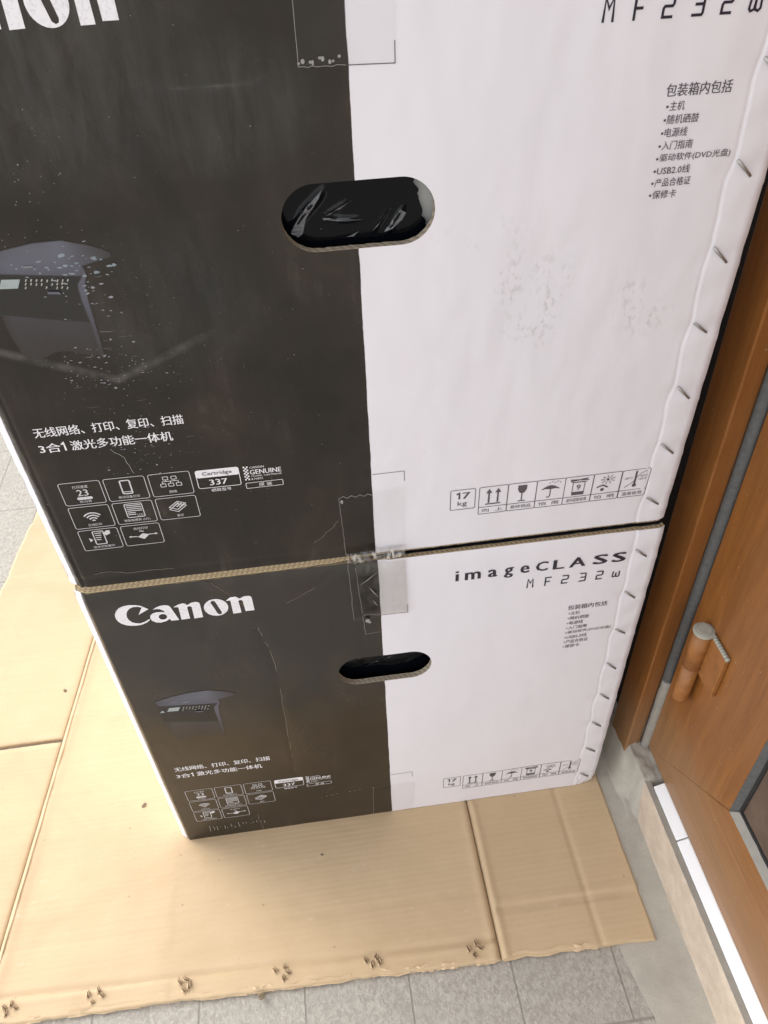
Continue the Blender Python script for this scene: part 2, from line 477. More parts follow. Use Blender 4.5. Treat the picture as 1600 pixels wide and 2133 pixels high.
# doorstep: beige riser, grey worn top
ds = empty('doorstep', (.53, -.5, 0), 'long beige granite doorstep along the foot of the brown door', 'doorstep')
vs = []; fs = []; N = 160; prof = [(.5245, -.006), (.5250, .012), (.5258, .030), (.5262, .048), (.5268, .0565), (.5282, .0596)]
for i in range(N + 1):
    y = .012 - 1.3 * i / N
    for k, (x, z) in enumerate(prof):
        vs.append((x - .53 + (.0012 if 0 < k < 5 else .0003) * nz(y * 45, k * 1.7, 4) + (.0006 * nz(y * 220, k)), y + .5, z + (.0008 * nz(y * 80, k + 9) if k > 3 else 0)))
P = len(prof)
for i in range(N):
    for k in range(P - 1):
        a = i * P + k; fs.append((a, a + P, a + P + 1, a + 1))
mesh_obj('riser', vs, fs, M['granite'], ds, smooth=True)
vs = []; fs = []
for i in range(N + 1):
    y = .012 - 1.3 * i / N
    for k, x in enumerate((.5280, .5310, .5345)):
        vs.append((x - .53 + (.0005 * nz(y * 90, k) if k == 0 else 0), y + .5, .0600 + .0003 * nz(y * 60, k * 2.0)))
for i in range(N):
    for k in range(2):
        a = i * 3 + k; fs.append((a, a + 3, a + 4, a + 1))
mesh_obj('tread', vs, fs, M['stepgrey'], ds, smooth=True, label='narrow grey worn top of the step')

# white glazed threshold tiles that run in under the door
for (y0, y1, lab) in ((-.046, -.1082, 'short white glazed threshold tile under the door, next to the jamb corner'),
                      (-.1098, -1.2, 'long white glazed threshold tile under the door, on the near side of the joint line')):
    b = MB(); yy = y1 - y0; pr = [(0, -.03), (.30, -.03), (.30, .0046), (.0108, .0046), (0, 0)]; n = len(pr)  # front of the tile sloped up so that it catches more light
    b.add([(x, y, z) for y in (0, yy) for x, z in pr], [tuple(range(n)), tuple(range(n, 2 * n))[::-1]] + [(i + n, (i + 1) % n + n, (i + 1) % n, i) for i in range(n)])
    o = b.build('threshold_tile', M['white_tile']); o.location = (.5350, y0, .0612); bevel(o, .0006, 1)
    tag(o, lab, 'tile', 'white tiles under the door')

# cement lump at the foot of the jamb
vs = []; fs = []; NX, NY = 26, 30
for j in range(NY + 1):
    for i in range(NX + 1):
        x = .510 + .0445 * i / NX; y = .075 - .140 * j / NY
        e = min(1, 5 * min(i / NX, 1 - i / NX + .25, j / NY, 1 - j / NY))
        sm = max(0., min(1., (x - .519) / .008))
        top = .045 * max(0., min(1., (x - .512) / .010)) + .016 * sm
        top *= max(0., min(1., (y + .054 + .004 * nz(x * 130, 3)) / .012)) if x > .524 else max(0., min(1., (y + .022) / .03))
        h = -.004 + (top + .005 + .004 * nz(x * 80, y * 80) + .002 * nz(x * 240, y * 240)) * max(0, e)
        vs.append((x, y, h))
for j in range(NY):
    for i in range(NX):
        a = j * (NX + 1) + i; fs.append((a, a + NX + 1, a + NX + 2, a + 1))
o = mesh_obj('cement_patch', vs, fs, M['cement'], smooth=True)
tag(o, 'rough grey cement lump where the jamb meets the doorstep', 'cement')

# door frame
fr = empty('door_frame', (.522, .007, .045), 'brown wooden door jamb standing right beside the stacked cartons', 'door frame')
b = MB()
pl = [(.0, .0), (.0190, .0035), (.0190, .022), (.045, .022), (.045, .040), (-.0005, .040)]
n = len(pl); vs = [(x, y, z) for z in (0, 2.1) for x, y in pl]
b.add(vs, [tuple(range(n))[::-1], tuple(range(n, 2 * n))] + [(i, (i + 1) % n, (i + 1) % n + n, i + n) for i in range(n)])
o = b.build('jamb', M['wood_v'], fr); bevel(o, .0015, 2)
b = MB(); b.tube([(.0238, .0005 + .0004 * nz(z * 9, 2), z) for z in [.012 + .05 * k for k in range(42)]], [.0056 + .0005 * nz(k * .7, 5) for k in range(42)], 10)
b.build('weatherstrip', M['rubber'], fr, True, label='dusty grey rubber door seal')
b = MB(); b.tube([(.0236, -.0010 + .0003 * nz(z * 40, 2), z) for z in [.006 + .008 * k for k in range(18)]], [.0058 + .0006 * nz(k * .7, 5) for k in range(18)], 10)
b.build('seal_end', M['rubber_dust'], fr, True, label='pale dust-caked lower end of the seal')

# wall behind the jamb, coloured near-black for the shade in the gap
b = MB(); b.box(0, .25, 0, 1.6, -.05, 2.6)
o = b.build('house_wall', M['gap_shade']); o.location = (.560, .047, 0); tag(o, 'wall behind the jamb, coloured near-black as the shade in the gap beside the upper carton', 'wall')

# door: mitred stile and rail, dusty panel in a grey bead
DX = .546
dr = empty('door', (DX, 0, .0664), 'brown varnished wooden door with grey-edged dark panel, hinged at the jamb', 'door')
def prism_yz(name, poly, x0, x1, mat, lab=None, bev=.0012):
    b = MB(); n = len(poly)
    b.add([(x, y, z) for x in (x0, x1) for y, z in poly], [tuple(range(n)), tuple(range(n, 2 * n))[::-1]] + [(i + n, (i + 1) % n + n, (i + 1) % n, i) for i in range(n)])
    o = b.build(name, mat, dr, label=lab)
    bm = bmesh.new(); bm.from_mesh(o.data); bmesh.ops.recalc_face_normals(bm, faces=bm.faces); bm.to_mesh(o.data); bm.free()
    if bev: bevel(o, bev, 2)
    return o
prism_yz('stile', [(.001, -.0020), (-.1390, .1159), (-.139, 2.0), (.001, 2.0)], 0, .04, M['wood_v'], 'hinge-side upright of the door')
prism_yz('bottom_rail', [(.0008, -.0002), (-.80, -.0002), (-.66, .1156), (-.1396, .1156)], 0, .04, M['wood_h'], 'bottom rail of the door')
b = MB(); b.box(.0066, .0166, -.66, -.1396, .1166, 2.0); b.build('panel', M['panel'], dr, label='dark dusty inset panel')
# beads around the panel: beige along the bottom, grey upright, black seal line inside
b = MB(); b.add([(-.0005, -.1395, .1160), (-.0005, -.66, .1160), (.0055, -.66, .1235), (.0055, -.1450, .1235)], [(0, 1, 2, 3)])
b.build('bead', M['rubber_dust'], dr, label='pale sloping bead under the panel')
b = MB(); b.add([(-.0005, -.1392, .1160), (.0055, -.1440, .1235), (.0055, -.1440, 2.0), (-.0005, -.1392, 2.0)], [(0, 1, 2, 3)])
b.build('bead', M['rubber'], dr, label='grey upright bead beside the panel')
b = MB(); b.tube([(.0062, -.1455, .1245 + .04 * k) for k in range(40)], .0020, 6); b.tube([(.0062 + .0006 * nz(k, 1), -.1450 - .008 * k, .1250 + .0008 * nz(k * .9, 4)) for k in range(60)], [.0020 + .0007 * nz(k * .8, 8) for k in range(60)], 6)
b.build('panel_seal', M['black_gap'], dr, True)
# hinge
hx, hy = -.0095, -.0315
b = MB(); b.tube([(hx, hy, .200), (hx, hy, .249)], .0088, 20)
hg = b.build('hinge', M['paint_hinge'], dr, True, label='painted brown door hinge')
hg.data.polygons.foreach_set('use_smooth', [len(p.vertices) < 5 for p in hg.data.polygons])
bm = MB(); bm.tube([(hx, hy, .146), (hx, hy, .150), (hx, hy, .1985)], [.0070, .0082, .0082], 20)
o = bm.build('lower_knuckle', M['paint_hinge'], hg, True)
bm = MB(); bm.tube([(hx, hy, .2492), (hx, hy, .2512), (hx, hy, .2520)], [.0098, .0098, .0080], 20); bm.tube([(hx, hy, .2521), (hx, hy, .2528)], .0066, 16)
bm.build('hinge_cap', M['cap'], hg, False)
bm = MB(); bm.box(-.0052, -.0003, -.066, hy + .004, .194, .248); o = bm.build('hinge_leaf', M['paint_hinge'], hg); bevel(o, .0008, 1)
bm = MB()
for k in range(9): bm.tube([(-.0026 + .0008 * nz(k, 3), hy - .006 - .0032 * k, .2488 + .0006 * nz(k, 1)), (-.0026, hy - .009 - .0032 * k, .2489 + .0008 * nz(k, 2))], .0024, 6)
bm.build('dust_ridge', M['cap'], hg, True)

# ------------------------------------------------------------------ flattened cardboard box on the paving
cb = empty('cardboard_sheet', (.15, -.05, -.006), 'flattened brown cardboard box laid on the paving under the cartons', 'cardboard')
def front_y(x): return -.1668 - .0255 * (x - 0.0) + .0018 * nz(x * 22, 1.5) + .0012 * nz(x * 90, 4.5) - (.004 if .078 < x < .10 else 0) * 0
def strip_y(x): return -.1445 - .0325 * x
def left_x(y): return -.1835 + .088 * (y - .02)
def ridge(d, w): return math.exp(-(d / w) ** 2)
def board_z(x, y):
    z = 0.0
    z += -.0022 * ridge(y - strip_y(x), .0022) if x < .333 else 0
    z += .0010 * ridge(y - strip_y(x) + .006, .004) if x < .333 else 0
    z += -.0026 * ridge(x - .3325 - .004 * (y + .09), .0022) + .0016 * ridge(x - .3385 - .004 * (y + .09), .0040) + .0010 * ridge(x - .3265, .004)
    z += -.0012 * ridge(x - .4395, .0030)
    if x > .338: z += -.0016 * ridge(y + .127 + .02 * (x - .342), .0024) + .0010 * ridge(y + .120 + .02 * (x - .342), .0035)
    z += -.0012 * ridge(x - left_x(y) , .004) + .0012 * ridge(x - left_x(y) - .008, .006)
    z += -.0007 * ridge(y + .098 + .03 * x + .004 * nz(x * 9, 2), .0020) * (1 if x < .333 else 0) - .0006 * ridge(y + .058 - .25 * (x - .1), .0018) * max(0, min(1, (x - .02) / .05)) * max(0, min(1, (.2 - x) / .05))
    z += .0005 * nz(x * 16, y * 16) + .00025 * nz(x * 60, y * 60)
    if y > .012 or x > .50 or x < -.01: z += .0006 * nz(x * 9, y * 9, 5) + .0006 * nz(x * 28, y * 28, 8)
    return min(z, .0 + (.0022 if y < -.004 or x < -.004 else 0)) - .0006
def sheet(name, xf, x0, x1, y0f, y1f, nx, ny, lab, edges='f'):
    vs = []; fs = []
    for i in range(nx + 1):
        s = i / nx
        for j in range(ny + 1):
            q = j / ny
            q = q * q * .55 + q * .45
            xm = x0 + (x1 - x0) * s
            ya, yb = y0f(xm), y1f(xm)
            y = ya + (yb - ya) * q
            x = xf(s, y)
            vs.append((x, y, board_z(x, y)))
    for i in range(nx):
        for j in range(ny):
            a = i * (ny + 1) + j; fs.append((a, a + ny + 1, a + ny + 2, a + 1))
    mi = [0] * len(fs)
    # walls down to the paving all the way round
    loop = [i * (ny + 1) for i in range(nx + 1)] + [nx * (ny + 1) + j for j in range(1, ny + 1)] + [i * (ny + 1) + ny for i in range(nx - 1, -1, -1)] + [j for j in range(ny - 1, 0, -1)]
    b0 = len(vs); L = len(loop)
    for k, vi in enumerate(loop):
        x, y, z = vs[vi]
        vs.append((x, y, -.0057))
    for k in range(L):
        a, c = loop[k], loop[(k + 1) % L]
        fs.append((c, a, b0 + k, b0 + (k + 1) % L)); mi.append(1)
    ox, oy, oz = cb.location
    o = mesh_obj(name, [(x - ox, y - oy, z - oz) for x, y, z in vs], fs, [M['board'], M['liner']], cb, mi=mi, label=lab)
    o.data.polygons.foreach_set('use_smooth', [k == 0 for k in mi])
    return o
sheet('main_panel', lambda s, y: left_x(y) + .0006 + (.3325 - left_x(y) - .0012) * s, -.19, .3325, front_y, lambda x: .62, 190, 150, 'wide middle panel with torn front edge')
sheet('side_panel', lambda s, y: .3328 + (.4965 + .001 * nz(y * 30, 2) - .3328) * s, .333, .4965, front_y, lambda x: .62, 70, 110, 'right-hand panel creased into squares')
sheet('flap', lambda s, y: -.46 + (left_x(y) - .0002 + .46) * s, -.46, -.18, lambda x: -.158 - .02 * x, lambda x: .1575 + .004 * nz(x * 30, 2) * 0, 70, 70, 'near left flap')
sheet('flap', lambda s, y: (-.300 - .1 * (.6 - y) + .004 * nz(y * 20, 3) + .004 * nz(y * 70, 1)) + (left_x(y) - .0002 + .300 + .1 * (.6 - y) - .004 * nz(y * 20, 3) - .004 * nz(y * 70, 1)) * s, -.34, -.17, lambda x: .1632, lambda x: .74, 50, 70, 'far left flap')
# raised rolled lip of the left crease
ox, oy, oz = cb.location
b = MB(); ys = [-.155 + .0062 * k for k in range(92)]
b.tube([(left_x(y) + .0045 + .0010 * nz(y * 30, 2) - ox, y - oy, .0002 + .0007 * nz(y * 40, 6) - oz) for y in ys], [.0016 + .0009 * nz(y * 25, 3) for y in ys], 6, flat=.8)
b.build('fold_lip', M['liner'], cb, True)
# peeled liner along the front edge
rng = random.Random(3)
b = MB()
x = -.17
while x < .42:
    L = rng.uniform(.02, .075); k = 6
    if .333 < x + L and x < .333: x = .336
    pts = [(x + L * q / k, front_y(x + L * q / k) + rng.uniform(-.0012, .0004), -.0016 + rng.uniform(-.0010, .0008)) for q in range(k + 1)]
    vs = []
    for px, py, pz in pts: vs += [(px - ox, py - oy - .0012, pz - oz - .001), (px - ox, py - oy + .0042 + rng.uniform(-.0015, .0015), pz - oz + .0014 + rng.uniform(0, .0004))]
    b.add(vs, [(2 * q, 2 * q + 2, 2 * q + 3, 2 * q + 1) for q in range(k)], mi=rng.choice((0, 0, 1)))
    x += L * rng.uniform(.9, 2.2)
b.build('torn_liner', [M['liner'], M['board']], cb)['kind'] = 'stuff'
# torn staple punctures: pairs of short slanted rips with curled fibre
for (sx, sy) in ((-.170, -.149), (-.085, -.151), (.005, -.153), (.106, -.156), (.199, -.159), (.305, -.162)):
    b = MB(); rr = random.Random(int(sx * 1000))
    for k, (dx, dy) in enumerate(((-.0055, .001), (.0035, .0035), (-.001, -.0045), (.0075, -.0015))):
        a = rr.uniform(-1.0, -.1) ; L = rr.uniform(.0026, .0042)
        c, s_ = math.cos(a - .5), math.sin(a - .5)
        cx, cy = sx + dx + rr.uniform(-.0022, .0022), sy + dy + rr.uniform(-.0018, .0018)
        z = board_z(cx, cy)
        rip = [(cx + c * L * q + rr.uniform(-.0005, .0005), cy + s_ * L * q + rr.uniform(-.0005, .0005), z + .0005) for q in (-1, -.4, .3, 1)]
        b.tube([(px - ox, py - oy, pz - oz) for px, py, pz in rip], [.0004, .0010, .0010, .0003], 6, mi=0, flat=.5)
        b.tube([(px - ox + .0013, py - oy + .0010, pz - oz + .0006 + rr.uniform(0, .0012)) for px, py, pz in rip], [.0004, .0010, .0012, .0004], 6, mi=1, flat=.6)
        b.tube([(px - ox - .0013, py - oy - .0009, pz - oz + .0004 + rr.uniform(0, .001)) for px, py, pz in rip[1:]], [.0008, .0009, .0003], 6, mi=2, flat=.6)
    b.build('staple_tear', [M['hole_dark'], M['fibre'], M['liner']], cb, True)

# small dry crumbs lying about
for (x, y, sc, lab) in ((-.055, .052, .0022, 'brown curl of debris on the bright cardboard, left of the lower carton corner'),
                        (.155, -.040, .0013, 'dark crumb on the cardboard just in front of the lower carton'),
                        (-.181, .240, .0020, 'dark crumb on the far left cardboard flap'),
                        (.0838, -.1745, .0030, 'frayed scrap of cardboard at the torn front edge')):
    bm = bmesh.new(); bmesh.ops.create_icosphere(bm, subdivisions=2, radius=sc)
    for v in bm.verts:
        v.co *= 1 + .5 * nz(v.co.x * 500, v.co.y * 500, v.co.z * 500); v.co.x *= 1.5; v.co.z *= .5
    me = bpy.data.meshes.new('debris'); bm.to_mesh(me); bm.free(); me.materials.append(M['grit'])
    o = link('debris', me); o.location = (x, y, board_z(x, y) + sc * .3); o.rotation_euler = (0, 0, x * 40); tag(o, lab, 'debris')

# ------------------------------------------------------------------ cartons
W, H, D = .49, .42535, .40
HC, HL, HR = (.2434, .2828), .0444, .0197      # hand hole: centre, half length, radius
def seg_dist(p, a, b):
    ax, ay = a; bx, by = b; px, py = p
    dx, dy = bx - ax, by - ay
    t = max(0, min(1, ((px - ax) * dx + (py - ay) * dy) / (dx * dx + dy * dy)))
    return math.hypot(px - ax - t * dx, py - ay - t * dy)
def poly_dist(p, pl): return min(seg_dist(p, pl[i], pl[i + 1]) for i in range(len(pl) - 1))
STAPLES = [(.4672, .403), (.4674, .3490), (.4674, .2955), (.4676, .2423), (.4682, .1888), (.4680, .1368), (.4686, .0843), (.4692, .0280)]
CRACK_L = [(.1000, .424), (.1145, .409), (.1200, .400)]
CRACK_L2 = [(.134, .3643), (.1365, .346), (.1397, .3318), (.1417, .3138), (.1427, .2805), (.1416, .2415), (.1403, .1907), (.14, .1447), (.1398, .1153)]
CRACK_L3 = [(.2029, .4178), (.1875, .4028), (.1723, .3935), (.162, .3887)]
VCREASE = [(.0161, .2096), (.0457, .2000), (.0762, .1892), (.0877, .1896), (.1099, .2032), (.1251, .2212)]
def make_S(upper):
    tl = -.0256 if upper else 0.0
    def d(u, v):
        r = .0022 * math.sin(math.pi * max(0, min(1, u / W))) * math.sin(math.pi * max(0, min(1, v / H)))
        r += .0004 * nz(u * 18, v * 12, 2 + upper) + .00015 * nz(u * 70, v * 30, upper)
        c = .0055 if upper else .0036                      # crushed left corner
        if u < c:
            q = (c - max(u, 0)) / c
            r -= (.0042 if upper else .0034) * q ** 1.3
            if u < 0: r -= .0042 * (-u / .006) ** 1.2
            r += (.0016 if upper else .0007) * nz(v * 70, 3, u * 120) * min(1, q * 4) * (1 - q * .6)
        if upper: r -= .0010 * math.exp(-((u - .0068) / .0012) ** 2)
        if u > .483: r -= .0028 * ((u - .483) / .007) ** 2
        # glued and stapled seam: second layer pinned between staples
        if u > .44:
            near = min(abs(v - (sv - .004)) for _, sv in STAPLES)
            below = [sv - v for _, sv in STAPLES if sv >= v]; tt = min(1, (min(below) if below else .03) / .0535)
            edge = .4664 - .0020 * (tt / .22 if tt < .22 else (1 - tt) / .78) + .0010 * nz(v * 45, 7) + .0004 * nz(v * 160, 3)
            st = max(0, min(1, (u - edge + .0011) / .0022))
            st = st * st * (3 - 2 * st)
            pin = math.exp(-(near / .006) ** 2)
            inside = max(0, min(1, (u - .455) / .010)) 
            r -= .00035 * math.exp(-((u - edge + .0008) / .0009) ** 2)
            if upper or True: r += .0005 * math.exp(-((v - ([sv for _, sv in STAPLES if abs(sv - v) < .03] or [9])[0] + .0115 + .25 * (u - .478)) / .0022) ** 2) * max(0, min(1, (u - .474) / .005))
            r += .0003 * st - .0006 * pin * inside + .00025 * nz(u * 90, v * 45, 5) * inside
            r += .00035 * st * math.sin(math.pi * min(1, near / .0265)) * math.sin(math.pi * max(0, min(1, (u - .465) / .025)))
        if upper:
            # curved dent across the top of the black half
            if .10 < u < .245 and v > .31:
                va = .3528 + 3.6 * (u - .171) ** 2
                w = math.exp(-((u - .171) / .034) ** 4)
                k = v - va
                g_ = 0 if k < -.002 else (((k + .002) / .0055) ** 2 * (3 - 2 * (k + .002) / .0055) if k < .0035 else math.exp(-((k - .0035) / .016) ** 1.5))
                r -= w * .0007 * g_
            dd = poly_dist((u, v), VCREASE); r += .0007 * math.exp(-(dd / .003) ** 2)
            if v < .012: r -= .0008 * math.exp(-((v - .008) / .002) ** 2) * (1 if u < .24 else .2)
        else:
            if .05 < u < .22 and v > .1:
                for cl, a_ in ((CRACK_L, .0012), (CRACK_L2, .0010), (CRACK_L3, .0008)):
                    dd = poly_dist((u, v), cl); r -= a_ * math.exp(-(dd / .0022) ** 2)
            if v > .41: r -= .0020 * ((v - .41) / .0155) ** 2 * (1.2 if u < .25 else .4)
            if u > .466 and v < .02: r -= .004 * ((u - .466) / .024) * (1 - v / .02) + .0012 * nz(u * 300, v * 300)
        return r
    def S(u, v, off=0.0):
        return Vector((u, tl * v - d(u, v) - off, v))
    return S

def hole_pts(n):
    """stadium outline, counter-clockwise from the right, by angle"""
    out = []
    a = HL - HR
    per = 4 * a + 2 * math.pi * HR
    for k in range(n):
        s = per * k / n
        if s < math.pi * HR / 2: g = s / HR; p = (a + HR * math.cos(g), HR * math.sin(g))
        elif s < math.pi * HR / 2 + 2 * a: q = s - math.pi * HR / 2; p = (a - q, HR)
        elif s < math.pi * HR * 1.5 + 2 * a: g = (s - math.pi * HR / 2 - 2 * a) / HR; p = (-a - HR * math.sin(g), HR * math.cos(g))
        elif s < math.pi * HR * 1.5 + 4 * a: q = s - math.pi * HR * 1.5 - 2 * a; p = (-a + q, -HR)
        else: g = (s - math.pi * HR * 1.5 - 4 * a) / HR; p = (a + HR * math.sin(g), -HR * math.cos(g))
        out.append((HC[0] + p[0], HC[1] + p[1]))
    return out
def ray_hole(du, dv):
    """distance from the hole centre to its outline along (du, dv)"""
    lo, hi = 0, .08
    a = HL - HR
    for _ in range(30):
        mdl = (lo + hi) / 2; x, y = du * mdl, dv * mdl
        inside = math.hypot(max(0, abs(x) - a), y) < HR
        lo, hi = (mdl, hi) if inside else (lo, mdl)
    return lo

US = [-.006, -.0045, -.003, -.0015, -.0004, 0, .0006, .0014, .0024, .0034, .0044, .0054, .0062, .007, .008, .0095] + [.0115 + (.452 - .0115) * k / 146 for k in range(147)] + [.454 + .036 * k / 36 for k in range(37)]
VS = [H * k / 150 for k in range(151)]
def snap(arr, x): return min(range(len(arr)), key=lambda i: abs(arr[i] - x))
def front_panel(S, mat, parent):
    nu, nv = len(US), len(VS)
    i0, i1, j0, j1 = snap(US, .185), snap(US, .302), snap(VS, .252), snap(VS, .314)
    vs, uv, fs, idx = [], [], [], {}
    def vert(u, v):
        vs.append(S(u, v)); uv.append((u, v)); return len(vs) - 1
    for i in range(nu):
        for j in range(nv):
            if i0 < i < i1 and j0 < j < j1: continue
            idx[i, j] = vert(US[i], VS[j])
    for i in range(nu - 1):
        for j in range(nv - 1):
            if i0 <= i < i1 and j0 <= j < j1: continue
            fs.append((idx[i, j], idx[i + 1, j], idx[i + 1, j + 1], idx[i, j + 1]))
    loop = [(i, j0) for i in range(i0, i1)] + [(i1, j) for j in range(j0, j1)] + [(i, j1) for i in range(i1, i0, -1)] + [(i0, j) for j in range(j1, j0, -1)]
    R = 7; prev = [idx[k] for k in loop]; L = len(loop)
    inner_uv = []
    for r in range(1, R + 1):
        cur = []
        for (i, j) in loop:
            du, dv = US[i] - HC[0], VS[j] - HC[1]; l = math.hypot(du, dv); t_ = ray_hole(du / l, dv / l)
            rr = l + (t_ - l) * r / R
            u, v = HC[0] + du / l * rr, HC[1] + dv / l * rr
            cur.append(vert(u, v))
            if r == R: inner_uv.append((u, v))
        for k in range(L):
            fs.append((prev[k], prev[(k + 1) % L], cur[(k + 1) % L], cur[k]))
        prev = cur
    o = mesh_obj('front_panel', vs, fs, mat, parent, uv, True)
    # raw board inside the hole
    rv, ruv, rf = [], [], []; s = 0; prevp = None
    pts = inner_uv + [inner_uv[0]]
    T = 5
    for k, (u, v) in enumerate(pts):
        if prevp: s += math.hypot(u - prevp[0], v - prevp[1])
        prevp = (u, v)
        for q in range(T):
            p = S(u, v) + Vector((0, .0058 * q / (T - 1), 0))
            if 0 < q: p += Vector((.0004 * nz(s * 400, q), 0, .0005 * nz(s * 300, q + 4)))
            rv.append(p); ruv.append((s, q / (T - 1)))
    for k in range(len(pts) - 1):
        for q in range(T - 1):
            a = k * T + q; rf.append((a, a + T, a + T + 1, a + 1))
    mesh_obj('hand_hole_rim', rv, rf, M['rim'], parent, ruv, True)
    return o

# --- printing helpers: flat shapes in face metres, laid a hair above the panel
class Print:
    def __init__(self, S, base=.00028): self.S = S; self.b = MB(); self.off = base; self.k = 0
    def tri(self, loops, mi=0, off=None):
        """loops: outer outline + holes, [(u, v)]"""
        self.k += 1
        off = self.off + 1.2e-5 * self.k if off is None else off
        L = [[Vector((u, v, 0)) for u, v in lp] for lp in loops]
        tris = tessellate_polygon(L); flat = [p for lp in loops for p in lp]
        out = []
        for a, b, c in tris:
            A, B, C_ = flat[a], flat[b], flat[c]
            if (B[0] - A[0]) * (C_[1] - A[1]) - (B[1] - A[1]) * (C_[0] - A[0]) < 0: b, c = c, b
            out.append((a, b, c))
        self.b.add([self.S(u, v, off) for u, v in flat], out, [(u, v) for u, v in flat], mi)
    def line(self, pts, w, closed=False, mi=0, taper=False):
        self.k += 1; off = self.off + 1.2e-5 * self.k
        n = len(pts); vs, uvs = [], []
        for i in range(n):
            p = Vector(pts[i])
            a = Vector(pts[(i - 1) % n] if closed or i > 0 else pts[i]); c = Vector(pts[(i + 1) % n] if closed or i < n - 1 else pts[i])
            d1 = (p - a).normalized() if (p - a).length > 1e-9 else (c - p).normalized()
            d2 = (c - p).normalized() if (c - p).length > 1e-9 else d1
            n1, n2 = Vector((-d1.y, d1.x)), Vector((-d2.y, d2.x)); mt = (n1 + n2)
            mt = mt.normalized() if mt.length > .2 else n1
            sc = min(1.8, 1 / max(.3, mt.dot(n1))) * w / 2
            if taper: sc *= math.sin(math.pi * min(1, max(.06, i / (n - 1)))) + .1
            for q in (p + mt * sc, p - mt * sc): vs.append(self.S(q.x, q.y, off)); uvs.append((q.x, q.y))
        m_ = n if closed else n - 1
        self.b.add(vs, [(2 * i, 2 * i + 1, (2 * i + 3) % (2 * n), (2 * i + 2) % (2 * n)) for i in range(m_)], uvs, mi)
    def rect(self, u0, u1, v0, v1, mi=0): self.tri([[(u0, v0), (u1, v0), (u1, v1), (u0, v1)]], mi)
    def ell(self, cu, cv, ru, rv, mi=0, n=16, a0=0, a1=2 * math.pi):
        self.tri([[(cu + ru * math.cos(a0 + (a1 - a0) * k / n), cv + rv * math.sin(a0 + (a1 - a0) * k / n)) for k in range(n + (0 if a1 - a0 > 6.2 else 1))]], mi)
    def arc(self, cu, cv, r, a0, a1, w, n=10, ry=None, mi=0):
        ry = r if ry is None else ry
        self.line([(cu + r * math.cos(rad(a0 + (a1 - a0) * k / n)), cv + ry * math.sin(rad(a0 + (a1 - a0) * k / n))) for k in range(n + 1)], w, mi=mi)
    def rrect(self, u0, u1, v0, v1, r, w, mi=0): self.line(rr_pts(u0, u1, v0, v1, r), w, True, mi)
    def text(self, s, u0, u1, v0, v1=None, bold=0.0, mi=0):
        vs, fs, (x0, x1, y0, y1) = text_mesh(s, 0.0)
        self.k += 1; off = self.off + 1.2e-5 * self.k
        su = (u1 - u0) / (x1 - x0); sv = su if v1 is None else (v1 - v0) / (y1 - y0)
        f = [(u0 + (x - x0) * su, v0 + (y - (y0 if v1 is not None else 0)) * sv) for x, y in vs]
        shifts = (0,) if bold <= 0 else (-bold, 0, bold)
        for n_, d in enumerate(shifts):
            g = [(u + d * su, v) for u, v in f]
            self.b.add([self.S(u, v, off + 8e-6 * n_) for u, v in g], fs, g, mi)
        self.k += 2
    def build(self, name, mats, parent, label=None):
        return mesh_obj(name, self.b.v, self.b.f, mats, parent, self.b.uv, False, self.b.mi, label)
def rr_pts(u0, u1, v0, v1, r):
    out = []
    for cx, cy, a in ((u1 - r, v1 - r, 0), (u0 + r, v1 - r, 90), (u0 + r, v0 + r, 180), (u1 - r, v0 + r, 270)):
        for k in range(4): g = rad(a + 30 * k); out.append((cx + r * math.cos(g), cy + r * math.sin(g)))
    return out
_tc = {}
def text_mesh(s, bold):
    key = (s, bold)
    if key in _tc: return _tc[key]
    cu = bpy.data.curves.new('lettering', 'FONT'); cu.body = s; cu.offset = bold; cu.resolution_u = 2; cu.size = 1
    o = bpy.data.objects.new('lettering', cu); col.objects.link(o)
    bpy.context.view_layer.update()
    dg = bpy.context.evaluated_depsgraph_get()
    me = bpy.data.meshes.new_from_object(o.evaluated_get(dg))
    vs = [(v.co.x, v.co.y) for v in me.vertices]
    fs = []
    for p in me.polygons:
        f = list(p.vertices)
        a = sum(vs[f[i]][0] * vs[f[(i + 1) % len(f)]][1] - vs[f[(i + 1) % len(f)]][0] * vs[f[i]][1] for i in range(len(f)))
        fs.append(tuple(f) if a > 0 else tuple(f[::-1]))
    bpy.data.objects.remove(o); bpy.data.curves.remove(cu); bpy.data.meshes.remove(me)
    xs = [v[0] for v in vs]; ys = [v[1] for v in vs]
    _tc[key] = (vs, fs, (min(xs), max(xs), min(ys), max(ys)))
    return _tc[key]

